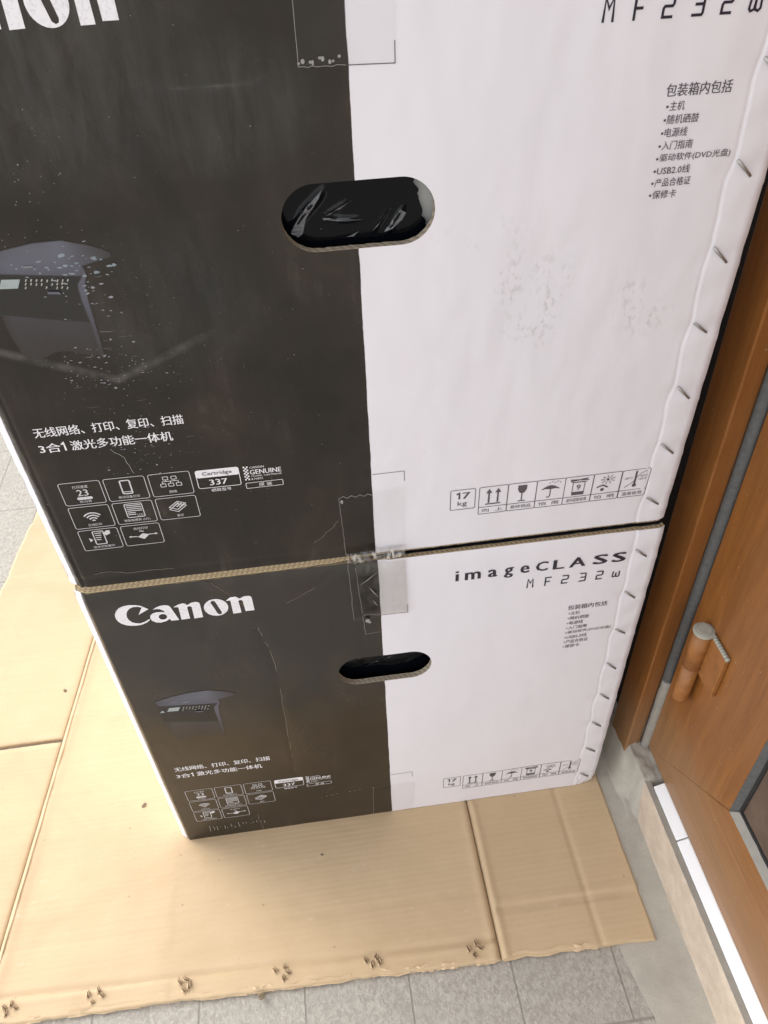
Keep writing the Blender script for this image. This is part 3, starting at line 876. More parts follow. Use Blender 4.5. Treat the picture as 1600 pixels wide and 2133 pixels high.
# brand lettering outlines (drawn in a 1600 x 533 grid, three corners tie the grid to the panel)
GRID = {'o': None}
BRAND = [
 [[(487,258),(395,311),(424,243),(385,238),(345,240),(310,255),(288,280),(282,305),(287,335),(305,360),(335,380),(370,388),(410,388),(450,375),(500,347),(497,362),(470,382),(430,400),(385,410),(330,413),(280,408),(235,393),(200,370),(180,340),(175,312),(185,280),(210,252),(250,233),(300,223),(360,222),(410,228),(440,240)]],
 [[(525,262),(560,240),(600,225),(640,220),(672,225),(690,240),(706,262),(772,355),(700,363),(683,347),(650,368),(600,382),(560,380),(520,365),(503,340),(505,315),(525,297),(560,287),(600,284),(640,287),(622,270),(590,258),(560,257)],
  [(620+39*math.cos(k*math.pi/8), 328+26*math.sin(k*math.pi/8)) for k in range(16)]],
 [[(715,240),(760,215),(800,203),(832,208),(840,222),(880,198),(925,188),(955,197),(964,218),(992,330),(912,342),(885,235),(865,228),(843,238),(872,342),(793,353),(762,238)]],
 [[(1112+113*math.cos(k*math.pi/16)+8*math.sin(k*math.pi/16), 241+77*math.sin(k*math.pi/16)-4*math.cos(k*math.pi/16)) for k in range(32)],
  [(1058,195),(1068,184),(1085,181),(1102,188),(1166,285),(1164,298),(1148,304),(1128,298)]],
 [[(1200,182),(1240,158),(1290,142),(1318,155),(1330,160),(1365,140),(1410,133),(1435,140),(1443,160),(1468,265),(1385,275),(1357,178),(1335,172),(1318,182),(1348,288),(1272,298),(1243,180)]]]

def grid_to_face():
    """camera rays through the lettering grid meet the lower carton's front plane: fixes the letters' true shape"""
    C0 = Vector((0.20435656, -0.44908245, 0.88556142)); f = 1617.893
    def g(p):
        u, v = 200 + p[0] / 4.4444, 1210 + p[1] / 4.4444
        a, b = (u - 800) / f, (v - 1066.5) / f
        d = Vector([CR[0][k] * a + CR[1][k] * b + CR[2][k] for k in range(3)])
        q = C0 + d * (-C0.y / d.y)
        return (q.x, q.z)
    return g
to_face = grid_to_face()
BRAND = [[[to_face(p) for p in lp] for lp in letter] for letter in BRAND]

def icon_cell(c, r):
    us = ((.0192, .0480), (.0506, .0793), (.0820, .1113)); vv = ((.0878, .1090), (.0642, .0855), (.0410, .0620))
    return (*us[c], *vv[r])
def feature_icons(S, parent):
    caps = {(0, 0): 'print', (1, 0): 'phone'}
    for c, r in ((0, 0), (1, 0), (2, 0), (0, 1), (1, 1), (2, 1), (0, 2), (1, 2)):
        u0, u1, v0, v1 = icon_cell(c, r); p = Print(S); w, h = u1 - u0, v1 - v0; cu, cv = (u0 + u1) / 2, (v0 + v1) / 2
        p.rrect(u0, u1, v0, v1, .0016, .00045)
        L = .00055; lab = ''
        if (c, r) == (0, 0):
            p.text('打印速度', cu - .0055, cu + .0055, v1 - .0058, v1 - .0030)
            p.text('23', cu - .0036, cu + .0042, cv - .0024, cv + .0036, .01)
            p.tri([rr_pts(cu - .0050, cu + .0060, v0 + .0046, v0 + .0072, .0012)])
            p.text('页/分钟', cu - .0040, cu + .0044, v0 + .0016, v0 + .0040); lab = 'printed icon with the number 23'
        elif (c, r) == (1, 0):
            p.rrect(cu - .0034, cu + .0034, v0 + .0060, v1 - .0028, .0009, .0010); p.line([(cu - .003, v0 + .0078), (cu + .003, v0 + .0078)], .0007)
            p.text('移动设备打印', cu - .0075, cu + .0075, v0 + .0017, v0 + .0043); lab = 'printed icon of a mobile phone'
        elif (c, r) == (2, 0):
            for x, y in ((-.0030, .0058), (.0030, .0058), (-.0056, -.0006), (0, -.0006), (.0056, -.0006)):
                p.rrect(cu + x - .0018, cu + x + .0018, cv + y - .0013, cv + y + .0015, .0003, .00055)
            for ln in ([(-.003, .0044), (-.003, .0030)], [(.003, .0044), (.003, .0030)], [(-.0056, .0030), (.0056, .0030)], [(-.0056, .0030), (-.0056, .0012)], [(0, .0030), (0, .0012)], [(.0056, .0030), (.0056, .0012)]):
                p.line([(cu + x, cv + y) for x, y in ln], L)
            p.text('网络', cu - .0026, cu + .0028, v0 + .0022, v0 + .0050); lab = 'printed icon of networked computers'
        elif (c, r) == (0, 1):
            for q in range(4): p.arc(cu + .0006, v0 + .0058, .0014 + .0022 * q, 42, 138, .0011, ry=(.0014 + .0022 * q) * 1.12)
            p.text('无线打印', cu - .0048, cu + .0052, v0 + .0016, v0 + .0042); lab = 'printed icon of wireless waves'
        elif (c, r) == (1, 1):
            p.rrect(cu - .0060, cu + .0066, v0 + .0060, v1 - .0018, .0012, .0007)
            for q in range(6): p.line([(cu - .0050, v1 - .0034 - .0018 * q), (cu + (.0058 if q < 4 else .0006), v1 - .0034 - .0018 * q)], .0008)
            p.text('LCD', cu + .0014, cu + .0056, v0 + .0070, v0 + .0092)
            p.text('智能触摸屏 (5行)', cu - .0095, cu + .0095, v0 + .0017, v0 + .0045); lab = 'printed icon of a striped display panel'
        elif (c, r) == (2, 1):
            for dv in (0, .0022): p.line([(cu - .0062, cv + .0012 - dv), (cu + .0006, cv + .0064 - dv), (cu + .0064, cv + .0040 - dv), (cu - .0004, cv - .0016 - dv)], .0007, True)
            for q in range(3): p.line([(cu - .0030 + .0022 * q, cv + .0016 - .0006 * q), (cu + .0014 + .0020 * q, cv + .0052 - .0007 * q)], .0009)
            p.text('复印', cu - .0022, cu + .0026, v0 + .0018, v0 + .0045); lab = 'printed icon of stacked sheets'
        elif (c, r) == (0, 2):
            p.rrect(cu - .0042, cu + .0036, v0 + .0056, v1 - .0020, .0008, .0008)
            for q in range(4): p.line([(cu - .0030, v1 - .0040 - .0022 * q), (cu + .0022 - .0006 * q, v1 - .0040 - .0022 * q)], .0008)
            p.tri([[(cu - .0082, cv + .0024), (cu - .0054, cv + .0004), (cu - .0078, cv - .0018)]]); p.tri([[(cu + .0028, v1 - .0050), (cu + .0064, v1 - .0018), (cu + .0088, v1 - .0022), (cu + .0084, v1 - .0056), (cu + .0050, v1 - .0070)]])
            p.text('证件识别复印', cu - .0072, cu + .0085, v0 + .0016, v0 + .0042); lab = 'printed icon of a sheet being copied'
        else:
            p.text('自动打印', cu - .0050, cu + .0054, v1 - .0050, v1 - .0024)
            p.tri([[(cu - .0040, cv - .0022), (cu + .0004, cv + .0014), (cu + .0050, cv - .0004), (cu + .0004, cv - .0048)]])
            p.line([(cu - .0090, cv - .0012), (cu - .0040, cv - .0016)], .0008); p.line([(cu + .0046, cv - .0002), (cu + .0100, cv - .0002)], .0008)
            p.tri([[(cu + .0116, cv - .0002), (cu + .0094, cv + .0010), (cu + .0094, cv - .0014)]]); p.tri([[(cu - .0106, cv - .0012), (cu - .0086, cv), (cu - .0086, cv - .0024)]])
            p.line([(cu - .0016, cv + .0042), (cu + .0016, cv + .0034)], .0008); lab = 'printed icon of a box with two arrows'
        p.build('feature_icon', M['ink_dim'], parent, lab)

def handling_symbols(S, parent):
    I = M['ink_soft']; lw = .00055
    p = Print(S); p.rrect(.3034, .3232, .0394, .0604, .0012, lw)
    p.line([(.3082, .0556), (.3104, .0571), (.3104, .0505)], .00155); p.text('7', .3130, .3188, .0505, .0572, .02); p.text('kg', .3092, .3168, .0418, .0482); p.build('weight_mark', I, parent, 'printed frame reading 17 kg')
    xs = (.3264, .3496, .3727, .3957, .4189, .4423)
    cap = ('向  上', '易碎物品', '怕  雨', '堆码层数极限', '怕  晒', '温度极限')
    labs = ('printed frame with two upward arrows', 'printed frame with a wine glass', 'printed frame with an umbrella in rain', 'printed frame with a stacked box and number 9', 'printed frame with a sun over a shelter', 'printed frame with a thermometer')
    for k, x in enumerate(xs):
        p = Print(S); u0, u1, v0, v1 = x, x + .0230, .0314, .0603; cu = x + .0115; vb = .0388
        p.rrect(u0, u1, v0, v1, .0012, lw); p.line([(u0, vb), (u1, vb)], lw)
        p.text(cap[k], cu - .0085, cu + .0085, v0 + .0018, v0 + .0056)
        if k == 0:
            for d in (-.0036, .0036): p.line([(cu + d, .0430), (cu + d, .0540)], .0014); p.tri([[(cu + d - .0024, .0535), (cu + d + .0024, .0535), (cu + d, .0580)]])
            p.line([(cu - .0062, .0418), (cu + .0062, .0418)], .0011)
        elif k == 1:
            p.tri([[(cu - .0036, .0578), (cu - .0036, .0535), (cu - .0020, .0500), (cu, .0492), (cu + .0020, .0500), (cu + .0036, .0535), (cu + .0036, .0578)]])
            p.line([(cu, .0494), (cu, .0415)], .0009); p.line([(cu - .0030, .0412), (cu + .0030, .0412)], .0009)
        elif k == 2:
            p.tri([[(cu - .0078 + .0156 * q / 12, .0500 + .0042 * math.sin(math.pi * q / 12)) for q in range(13)][::-1] + [(cu - .0040, .0508), (cu, .0502), (cu + .0040, .0508)]])
            p.line([(cu, .0540), (cu, .0430), (cu - .0006, .0418), (cu - .0018, .0416), (cu - .0026, .0426)], .0008)
            for q in range(5): p.line([(cu - .0015 + .0021 * q, .0562 + .0012 * (q % 2)), (cu - .0007 + .0021 * q, .0576 + .0012 * (q % 2))], .0005)
        elif k == 3:
            p.line([(cu - .0075, .0572), (cu + .0078, .0560)], .0010); p.line([(cu - .0070, .0556), (cu + .0070, .0578)], .0009); p.line([(cu - .0065, .0545), (cu + .0066, .0545)], .0006)
            p.rrect(cu - .0048, cu + .0048, .0420, .0542, .0004, .0006); p.rect(cu - .0050, cu + .0050, .0406, .0440); p.text('9', cu - .0017, cu + .0017, .0462, .0516, .01)
        elif k == 4:
            p.ell(cu + .0005, .0535, .0012, .0012)
            for q in range(9):
                a = rad(-30 + 40 * q + 7); p.line([(cu + .0005 + .0024 * math.cos(a), .0535 + .0020 * math.sin(a)), (cu + .0005 + .0062 * math.cos(a), .0535 + .0048 * math.sin(a))], .0005)
            p.line([(cu - .0078, .0460), (cu - .0030, .0480), (cu + .0016, .0452)], .0012); p.rect(cu - .0042, cu - .0016, .0418, .0446)
        else:
            p.line([(cu + .0002, .0450), (cu + .0002, .0588)], .0016); p.ell(cu + .0002, .0438, .0018, .0018)
            p.text('-20℃', cu - .0092, cu - .0022, .0508, .0530); p.text('40℃', cu + .0038, cu + .0098, .0520, .0542); p.text('104℉', cu + .0030, cu + .0098, .0490, .0510)
            p.line([(cu + .0010, .0520), (cu + .0044, .0562), (cu + .0090, .0585)], .0005); p.line([(cu - .0078, .0420), (cu - .0004, .0486)], .0005)
        p.build('handling_symbol', I, parent, labs[k])

def badges(S, parent):
    p = Print(S)
    u0, u1, v0, v1 = .1154, .1462, .0910, .1080
    p.rrect(u0, u1, v0, v1, .0016, .0005, 0)
    p.tri([rr_pts(u0, u1, .1010, v1 + .0002, .0015)], 0); p.k += 25; p.text('Cartridge', .1200, .1412, .1022, .1064, .004, 1)
    p.text('337', .1240, .1368, .0936, .0990, .012, 0); p.text('硒鼓型号', .1240, .1385, .0872, .0902, 0, 0)
    p.build('cartridge_badge', [M['ink_white'], M['ink_black']], parent, 'printed badge reading Cartridge 337')
    p = Print(S)
    for i in range(3):
        for j in range(9):
            if (i + j) % 2 == 0: p.rect(.1495 + .0012 * i, .1507 + .0012 * i, .0945 + .00145 * j, .09595 + .00145 * j)
    p.text('CANON', .1542, .1645, .1052, .1070, .01); p.text('GENUINE', .1540, .1765, .0996, .1040, .02)
    p.text('TONER, CARTRIDGE', .1542, .1765, .0970, .0986); p.text('& PARTS', .1542, .1625, .0944, .0962)
    p.rrect(.1495, .1765, .0868, .0920, .0008, .0004); p.text('原 装', .1588, .1685, .0876, .0912)
    p.build('genuine_badge', M['ink_white'], parent, 'printed badge with chequered bar and the word GENUINE')

def letters(S, parent, upper):
    p = Print(S)
    for lt in BRAND: p.tri(lt)
    p.build('brand_lettering', M['ink_white'], parent, 'large white brand lettering')
    p = Print(S)
    xs = [(.3085, .3105), (.3165, .3290), (.3360, .3430), (.3497, .3567), (.3634, .3704), (.3765, .3862), (.3914, .4000), (.4053, .4186), (.4260, .4372), (.4422, .4532)]
    for ch, (a, b_) in zip('imageCLASS', xs):
        wv = 1.04; a2 = .3087 + (a - .3085) * 1.04; b2 = .3087 + (b_ - .3085) * 1.04
        y0, y1 = .3905, .3995
        if ch in 'CLASS': y1 = .4018
        if ch == 'i': y1 = .4026
        if ch == 'g': y0 = .3870
        p.text(ch, a2, b2, y0, y1, .028)
    p.build('series_lettering', M['ink_black'], parent, 'black widely spaced series lettering')
    p = Print(S); y0, y1, w = .3704, .3812, .00135; ym = (y0 + y1) / 2
    p.line([(.3733, y0), (.3737, y1), (.3758, ym + .0006), (.3780, y1), (.3784, y0)], w)
    p.line([(.3895, y0), (.3895, y1 - .0004), (.3947, y1 - .0004)], w); p.line([(.3895, ym), (.3938, ym)], w)
    two = [(0, y1 - .0005), (.0050, y1 - .0005), (.0055, y1 - .0014), (.0055, ym + .0010), (.0048, ym), (.0008, ym), (.0002, ym - .0010), (.0002, y0 + .0006), (.0056, y0 + .0006)]
    p.line([(.4045 + x, y) for x, y in two], w)
    p.line([(.4206 + x, y) for x, y in ((0, y1 - .0005), (.0050, y1 - .0005), (.0055, y1 - .0014), (.0055, y0 + .0014), (.0050, y0 + .0006), (-.0004, y0 + .0006))], w); p.line([(.4214, ym), (.4258, ym)], w)
    p.line([(.4360 + x, y) for x, y in two], w)
    p.line([(.4516 + x, y) for x, y in ((-.0002, y0 + .0078), (-.0006, y0 + .0018), (.0004, y0 + .0006), (.0022, y0 + .0014), (.0024, y0 + .0060), (.0026, y0 + .0014), (.0044, y0 + .0006), (.0056, y0 + .0018), (.0052, y0 + .0078))], w * .9)
    p.build('model_lettering', M['ink_black'], parent, 'black squared-off model lettering')
    p = Print(S)
    p.text('包装箱内包括', .4150, .4526, .3328, .3394, .012)
    items = [('主机', .4274), ('随机硒鼓', .4372), ('电源线', .4322), ('入门指南', .4370), ('驱动软件(DVD光盘)', .4616), ('USB2.0线', .4388), ('产品合格证', .4408), ('保修卡', .4334)]
    for k, (s, u1) in enumerate(items):
        y = .3258 - .00692 * k
        p.ell(.4174, y + .0020, .00075, .00075, 0, 8); p.text(s, .4188, u1, y - .0002, y + .0047, .004)
    p.build('contents_list', M['ink_soft'], parent, 'black printed list of box contents')
    p = Print(S)
    p.text('无线网络、打印、复印、扫描', .0180, .1168, .1505, .1586, .014)
    p.text('3合', .0174, .0317, .1374, .1452, .014); p.line([(.0327, .1432), (.0345, .1448), (.0345, .1379)], .0013); p.text('激光多功能一体机', .0386, .1068, .1374, .1455, .014)
    p.build('headline_lettering', M['ink_white'], parent, 'two lines of white printed headline')
    p = Print(S); w = .00045
    p.line([(.2430, .0866), (.2671, .0866), (.2671, .0768)], w)
    p.build('tape_guide_mark', M['ink_soft'], parent, 'thin printed corner mark near the bottom edge')
    p = Print(S); p.line([(.2420, .3596), (.2662, .3590), (.2662, .3692)], w)
    p.build('tape_guide_mark', M['ink_soft'], parent, 'thin printed corner mark near the top edge')

def picture(S, parent, mats):
    p = Print(S, .00022)
    def inside(u, v, pl):
        c = False; n = len(pl)
        for i in range(n):
            (x1, y1), (x2, y2) = pl[i], pl[i - 1]
            if (y1 > v) != (y2 > v) and u < (x2 - x1) * (v - y1) / (y2 - y1) + x1: c = not c
        return c
    LID = [(.0252, .2746), (.0430, .2795), (.0600, .2822), (.0755, .2826), (.0900, .2785), (.1045, .2720), (.0826, .2672)]
    FRONT = [(.0252, .2747), (.0826, .2672), (.0808, .2614), (.0720, .2621), (.0270, .2672)]
    EDGE = [(.0828, .2672), (.0808, .2602), (.0772, .2560), (.0768, .2460), (.0778, .2300), (.0772, .1990), (.0792, .1990), (.0800, .2300), (.0803, .2460), (.0812, .2560), (.0836, .2620)]
    DARK = [(.0262, .2672), (.0800, .2620), (.0765, .2535), (.0760, .2325), (.0668, .2332), (.0276, .2414)]
    BODY = [(.0272, .2414), (.0668, .2334), (.0775, .2318), (.0790, .1880), (.0268, .1880)]
    du = .00055; BASE = Vector((.0175, .0125, .0090))
    COLS = (Vector((.098, .099, .124)), Vector((.086, .084, .112)), Vector((.0070, .0065, .0065)), Vector((.044, .042, .054)))
    def art_at(u, v):
        if inside(u, v, EDGE): k = 1; w = max(0, min(1, (v - .200) / .05)) * .9
        elif inside(u, v, FRONT): k = 1; w = .97 * min(1, .45 + (u - .025) / .03) * (.8 + .2 * max(0, min(1, (v - .2635) / .006)))
        elif inside(u, v, LID): k = 0; w = max(0, min(1, (.106 - u) / .034)) * (.8 + .25 * nz(u * 60, v * 60)) * min(1, .5 + (u - .025) / .03)
        elif inside(u, v, DARK): k = 2; w = .9
        elif inside(u, v, BODY): k = 3; w = .75 * max(0, min(1, (v - .196) / .046)) ** 1.4 * max(0, min(1, (u - .0268) / .007)) * (.75 + .4 * nz(u * 50, v * 50))
        else: return BASE, 0.0
        return BASE.lerp(COLS[k], max(0, min(1, w))), w
    pv, pu, pc, pw, pf = [], [], [], [], []; NI, NJ = 150, 182
    for i in range(NI + 1):
        for j in range(NJ + 1):
            u, v = .0235 + du * i, .185 + du * j
            c = Vector((0, 0, 0)); w = 0
            for a, b_ in ((0, 0), (.4, .15), (-.15, .4), (-.4, -.15), (.15, -.4)):
                c_, w_ = art_at(u + a * du * 1.3, v + b_ * du * 1.3); c += c_ / 5; w += w_ / 5
            pv.append(S(u, v, .00022)); pu.append((u, v)); pc.append(c); pw.append(w)
    for i in range(NI):
        for j in range(NJ):
            a = i * (NJ + 1) + j; q = (a, a + NJ + 1, a + NJ + 2, a + 1)
            if max(pw[k] for k in q) > .12: pf.append(q)
    def P_(pts, mi):
        p.k += 3
        p.tri([pts], mi)
    p.k += 14
    P_([(.0331, .2573), (.0435, .2568), (.0465, .2622), (.0362, .2629)], 4)
    P_([(.0262, .2565), (.0290, .2600), (.0312, .2568)], 4)
    p.k += 12; rr = random.Random(5)
    for i in range(9):
        for j in range(3):
            if rr.random() < .15: continue
            x = .0475 + .0029 * i + .0008 * j; y = .2560 + .0022 * j - .0002 * i + rr.uniform(-.0003, .0003)
            p.line([(x, y), (x + .0010, y + .0015)], .0007, False, 5)
    P_([(.0590, .2520), (.0665, .2512), (.0660, .2530), (.0592, .2536)], 1)
    p.text('Canon', .0500, .0560, .2688, .2702, .02, 5)
    nb = len(p.b.v); p.b.v += [tuple(q) for q in pv]; p.b.uv += pu; p.b.f += [tuple(q + nb for q in f) for f in pf]; p.b.mi += [0] * len(pf)
    cols = [Vector((.02, .02, .02))] * nb + pc
    o = p.build('printer_picture', mats, parent, 'faint printed picture of a desktop printer')
    at = o.data.color_attributes.new('ink', 'FLOAT_COLOR', 'POINT')
    for k, c in enumerate(cols): at.data[k].color = (c[0], c[1], c[2], 1)
    return o
def art(name, c, fade=None):
    t = NT(name); uvv = t.uv(); n = t.noise(uvv, 120, 3); c_ = t.mix(t.ramp(n, .3, .7), tuple(x * .8 for x in c), c)
    if fade:
        v = t.sep(uvv)[1]; c_ = t.mix(t.ramp(v, fade[0], fade[1], 1, 0), c_, (.018, .0135, .0105))
    t.principled(Base_Color=c_, Roughness=.26, Specular_IOR_Level=.65)
    return t.mat
def art_lid():
    t = NT('printed photo'); a = t.n('ShaderNodeVertexColor', layer_name='ink')
    t.principled(Base_Color=a.outputs[0], Roughness=.20, Specular_IOR_Level=.62); return t.mat
PIC = [art_lid(), art('picture lid front', (.092, .090, .118)), art('picture panel', (.010, .009, .010)), art('picture body', (.034, .033, .042), (.185, .238)), art('picture screen', (.32, .36, .35)), art('picture keys', (.34, .33, .30))]

def ribbon_film(name, S, pts_l, pts_r, mat, parent, off, lab=None, puff=0.0, seed=1):
    """strip of tape between two edge polylines (same count), laid over the panel"""
    vs, uv, fs = [], [], []; n = len(pts_l); Kc = 12
    for i in range(n):
        for k in range(Kc + 1):
            q = k / Kc
            u = pts_l[i][0] + (pts_r[i][0] - pts_l[i][0]) * q; v = pts_l[i][1] + (pts_r[i][1] - pts_l[i][1]) * q
            e = puff * (.5 + .5 * nz(u * 160 + seed, v * 160)) 
            vs.append(S(u, v, off + e)); uv.append((u, v))
    for i in range(n - 1):
        for k in range(Kc):
            a = i * (Kc + 1) + k; fs.append((a, a + Kc + 1, a + Kc + 2, a + 1))
    return mesh_obj(name, vs, fs, mat, parent, uv, True, label=lab)
def lerp_pts(a, b, n): return [(a[0] + (b[0] - a[0]) * k / n, a[1] + (b[1] - a[1]) * k / n) for k in range(n + 1)]
def marks(S, parent, strokes, mat, name, lab, w=.0006):
    for k, pl in enumerate(strokes):
        p = Print(S, .0003 + 4e-5 * k)
        p.line(pl, w, taper=False)
        p.build(name, mat, parent, lab)
def jag(pl, n, amp, seed):
    r = random.Random(seed); out = []
    for a, b in zip(pl[:-1], pl[1:]):
        for k in range(n): q = k / n; out.append((a[0] + (b[0] - a[0]) * q + r.uniform(-amp, amp), a[1] + (b[1] - a[1]) * q + r.uniform(-amp, amp)))
    out.append(pl[-1]); return out

def staples(S, parent, upper_seed=0):
    for (u, v) in STAPLES:
        jt = random.Random(int(v * 9000) + upper_seed); u += jt.uniform(-.0010, .0008); a, b_ = S(u, v, .0007), S(u + .0108 + jt.uniform(-.0008, .0008), v - .0092 + jt.uniform(-.0016, .0014), .0007)
        md = (a + b_) / 2; md.y -= .0005
        m_ = MB(); m_.tube([a + Vector((0, .0022, 0)), a, md, b_, b_ + Vector((0, .0022, 0))], [.0008, .0009, .0010, .0009, .0008], 6)
        m_.build('staple', M['steel'], parent, True)

def carton(upper):
    S = make_S(upper); tl = -.0256 if upper else 0
    lab = ('upper black and white printer carton, scuffed, with torn black film in its hand hole' if upper else
           'lower black and white printer carton standing on the flattened brown cardboard')
    loc = (-.0010, .0037, H + .0064) if upper else (0, 0, 0)
    root = empty('printer_carton', loc, lab, 'carton', 'printer cartons stacked by the door')
    if upper: root.rotation_euler.z = .00105
    front_panel(S, M['print_up'] if upper else M['print_low'], root)
    # body: sides, back, top and bottom; open behind the printed front
    x0, x1, yb = -.0062, W - .0005, D; e = .0082; zb = -.0012 if upper else .0006; zt = H - .0026
    def yf(z): return tl * z + e
    vs = [(x0 + .0003, yf(0), zb), (x1, yf(0) - .002, zb), (x1, yf(H) - .002, zt), (x0 + .0003, yf(H), zt), (x0 - .001, yb, zb), (x1, yb, zb), (x1, yb, zt), (x0 - .001, yb, zt)]
    mesh_obj('carton_body', vs, [(0, 3, 7, 4), (1, 5, 6, 2), (4, 7, 6, 5), (0, 4, 5, 1)], M['white_side'], root)
    mesh_obj('top_flap', [(x0 + .009, yf(H) - .0060, zt + .0004), (x1, yf(H) - .0060, zt + .0004), (x1, yb, zt + .0004), (x0 + .009, yb, zt + .0004)], [(0, 1, 2, 3)], M['dark_top'], root, label='dark glossy top flap')
    # raw top edge of the front board
    n = 120; vs, uv, fs = [], [], []
    for k in range(n + 1):
        u = -.003 + (W + .002) * k / n
        p = S(max(-.002, min(W - .001, u)), H)
        t_ = .0046 + .0006 * nz(u * 90, 3) + (.0012 if u < .24 else 0)
        for q in range(3):
            vs.append((p.x, p.y + t_ * q / 2 - .0002, H + .0003 + .0004 * nz(u * 300, q))); uv.append((u, .5 * q / 2 + .0))
    for k in range(n):
        for q in range(2): a = k * 3 + q; fs.append((a, a + 3, a + 4, a + 1))
    mesh_obj('top_board_edge', vs, fs, M['edge_tan'], root, uv, label='tan raw top edge of the front board')
    if upper:
        # frayed raw bottom edge: thick stacked layers on the left, one thin layer on the right
        vs, uv, fs = [], [], []; n = 240
        for k in range(n + 1):
            u = -.002 + (W - .002) * k / n
            w = .5 + .5 * math.tanh((.225 - u) / .03)
            hgt = .0018 + .0029 * w + .0004 * nz(u * 60, 3); p = S(max(0, u), .0)
            for q in range(5):
                s = q / 4
                vs.append((u, p.y + .0004 - .0026 * s * w + .0005 * nz(u * 160, q * 3.0), -hgt * s + .0002)); uv.append((u, s * (1.0 if w > .5 else .5)))
        for k in range(n):
            for q in range(4): a = k * 5 + q; fs.append((a, a + 5, a + 6, a + 1))
        mesh_obj('bottom_board_edge', vs, fs, M['edge_tan'], root, uv, True, label='tan frayed raw bottom edge')
        # loose fibres at the left end
    letters(S, root, upper); feature_icons(S, root); handling_symbols(S, root); badges(S, root); picture(S, root, PIC); staples(S, root, 3 if upper else 0)
    n = 24
    if upper:
        ribbon_film('tape', S, lerp_pts((.2175, H - .002), (.2170, .3600), n), lerp_pts((.2668, H - .002), (.2668, .3588), n), M['tape'], root, .0007, 'clear tape strip hanging from the top edge', seed=3)
        ribbon_film('tape', S, lerp_pts((.2162, .0655), (.2178, -.001), n), lerp_pts((.2672, .0720), (.2668, -.001), n), M['tape'], root, .0007, 'clear tape strip over the bottom edge', seed=9)
        zz = [(.2164 + .0032 * k, .0655 + (.0022 if k % 2 else 0) + .0006 * nz(k, 2)) for k in range(9)]
        marks(S, root, [zz], M['tape_edge'], 'tape_cut_edge', 'zigzag cut edge of the tape', .0005)
        marks(S, root, [jag([(.2162, .0655), (.2170, .035), (.2178, .002)], 8, .0003, 1), jag([(.2174, H), (.2170, .3600)], 8, .0002, 2), jag([(.2170, .3603), (.2410, .3597)], 10, .0005, 3)], M['tape_edge'], 'tape_side_edge', 'faint edge of the tape', .00028)
        p = Print(S, .0009); r = random.Random(4)
        for k in range(9): p.ell(.2178 + .0024 * k + r.uniform(-.001, .001), .3628 + r.uniform(-.0012, .0016), r.uniform(.0005, .0011), r.uniform(.0006, .0014), 0, 7)
        p.ell(.2183, .0628, .0011, .0022, 0, 9)
        p.build('tape_bubble', M['tape_edge'], root, 'dusty bubbles along the tape end')['kind'] = 'stuff'
        marks(S, root, [jag([(.2140, .0425), (.2081, .0345), (.1934, .0206)], 7, .0006, 5), jag([(.018, .0140), (.0300, .0155), (.0430, .0118), (.0800, .0105)], 7, .0008, 6)], M['crack'], 'crease_mark', 'pale cracked crease near the bottom', .00035)
        marks(S, root, [jag([(.0635, .1345), (.071, .1265), (.0735, .1120)], 6, .0006, 8)], M['tape_edge'], 'crease_mark', 'thin scratch under the headline', .0004)
        # flaked-off paint specks
        p = Print(S, .00026); r = random.Random(11)
        def flecks(n_, cu, cv, su, sv, s0, s1, asp, mi=0):
            for _ in range(n_):
                u = r.gauss(cu, su); v = r.gauss(cv, sv)
                if u < .004 or u > .235: continue
                a = r.uniform(s0, s1); b_ = a / r.uniform(1.2, asp); k = r.randint(5, 7); g0 = r.uniform(0, 6); ti = r.uniform(-.2, .2)
                pts = []
                for q in range(k):
                    g = g0 + 2 * math.pi * q / k; f = r.uniform(.55, 1.1); x, y = a * f * math.cos(g), b_ * f * math.sin(g)
                    pts.append((u + x * math.cos(ti) - y * math.sin(ti), v + x * math.sin(ti) + y * math.cos(ti)))
                p.k = r.randint(0, 9); p.tri([pts], mi)
        flecks(40, .083, .252, .010, .014, .0004, .0016, 4)
        flecks(60, .078, .200, .014, .010, .0003, .0013, 4)
        flecks(50, .086, .128, .014, .009, .0003, .0011, 3)
        flecks(60, .038, .325, .022, .022, .0002, .0006, 1.5, 1)
        flecks(70, .12, .10, .06, .05, .0002, .0004, 1.5, 1)
        flecks(60, .16, .25, .05, .08, .0002, .0004, 1.5, 1)
        flecks(26, .075, .268, .012, .004, .0008, .0024, 3, 2)
        pf = p.build('paint_flecks', [M['fleck'], M['tape_edge'], PIC_BLUE], root, 'pale flecks where the print has flaked'); pf['kind'] = 'stuff'
    else:
        ribbon_film('tape', S, lerp_pts((.2235, H - .0005), (.2260, .3630), n), lerp_pts((.2652, H - .0005), (.2660, .3592), n), M['tape_old'], root, .0008, 'yellowed crumpled tape strip from the top edge', .0007, 5)
        ribbon_film('tape', S, lerp_pts((.2172, H - .001), (.2185, .3560), n), lerp_pts((.2640, H - .001), (.2710, .3640), n), M['tape'], root, .0019, 'second clear tape strip under the crumpled one', .0004, 8)
        ribbon_film('tape', S, lerp_pts((.2222, .0640), (.2199, .0005), n), lerp_pts((.2706, .0665), (.2680, .0005), n), M['tape'], root, .0008, 'clear tape strip over the bottom edge', .0002, 2)
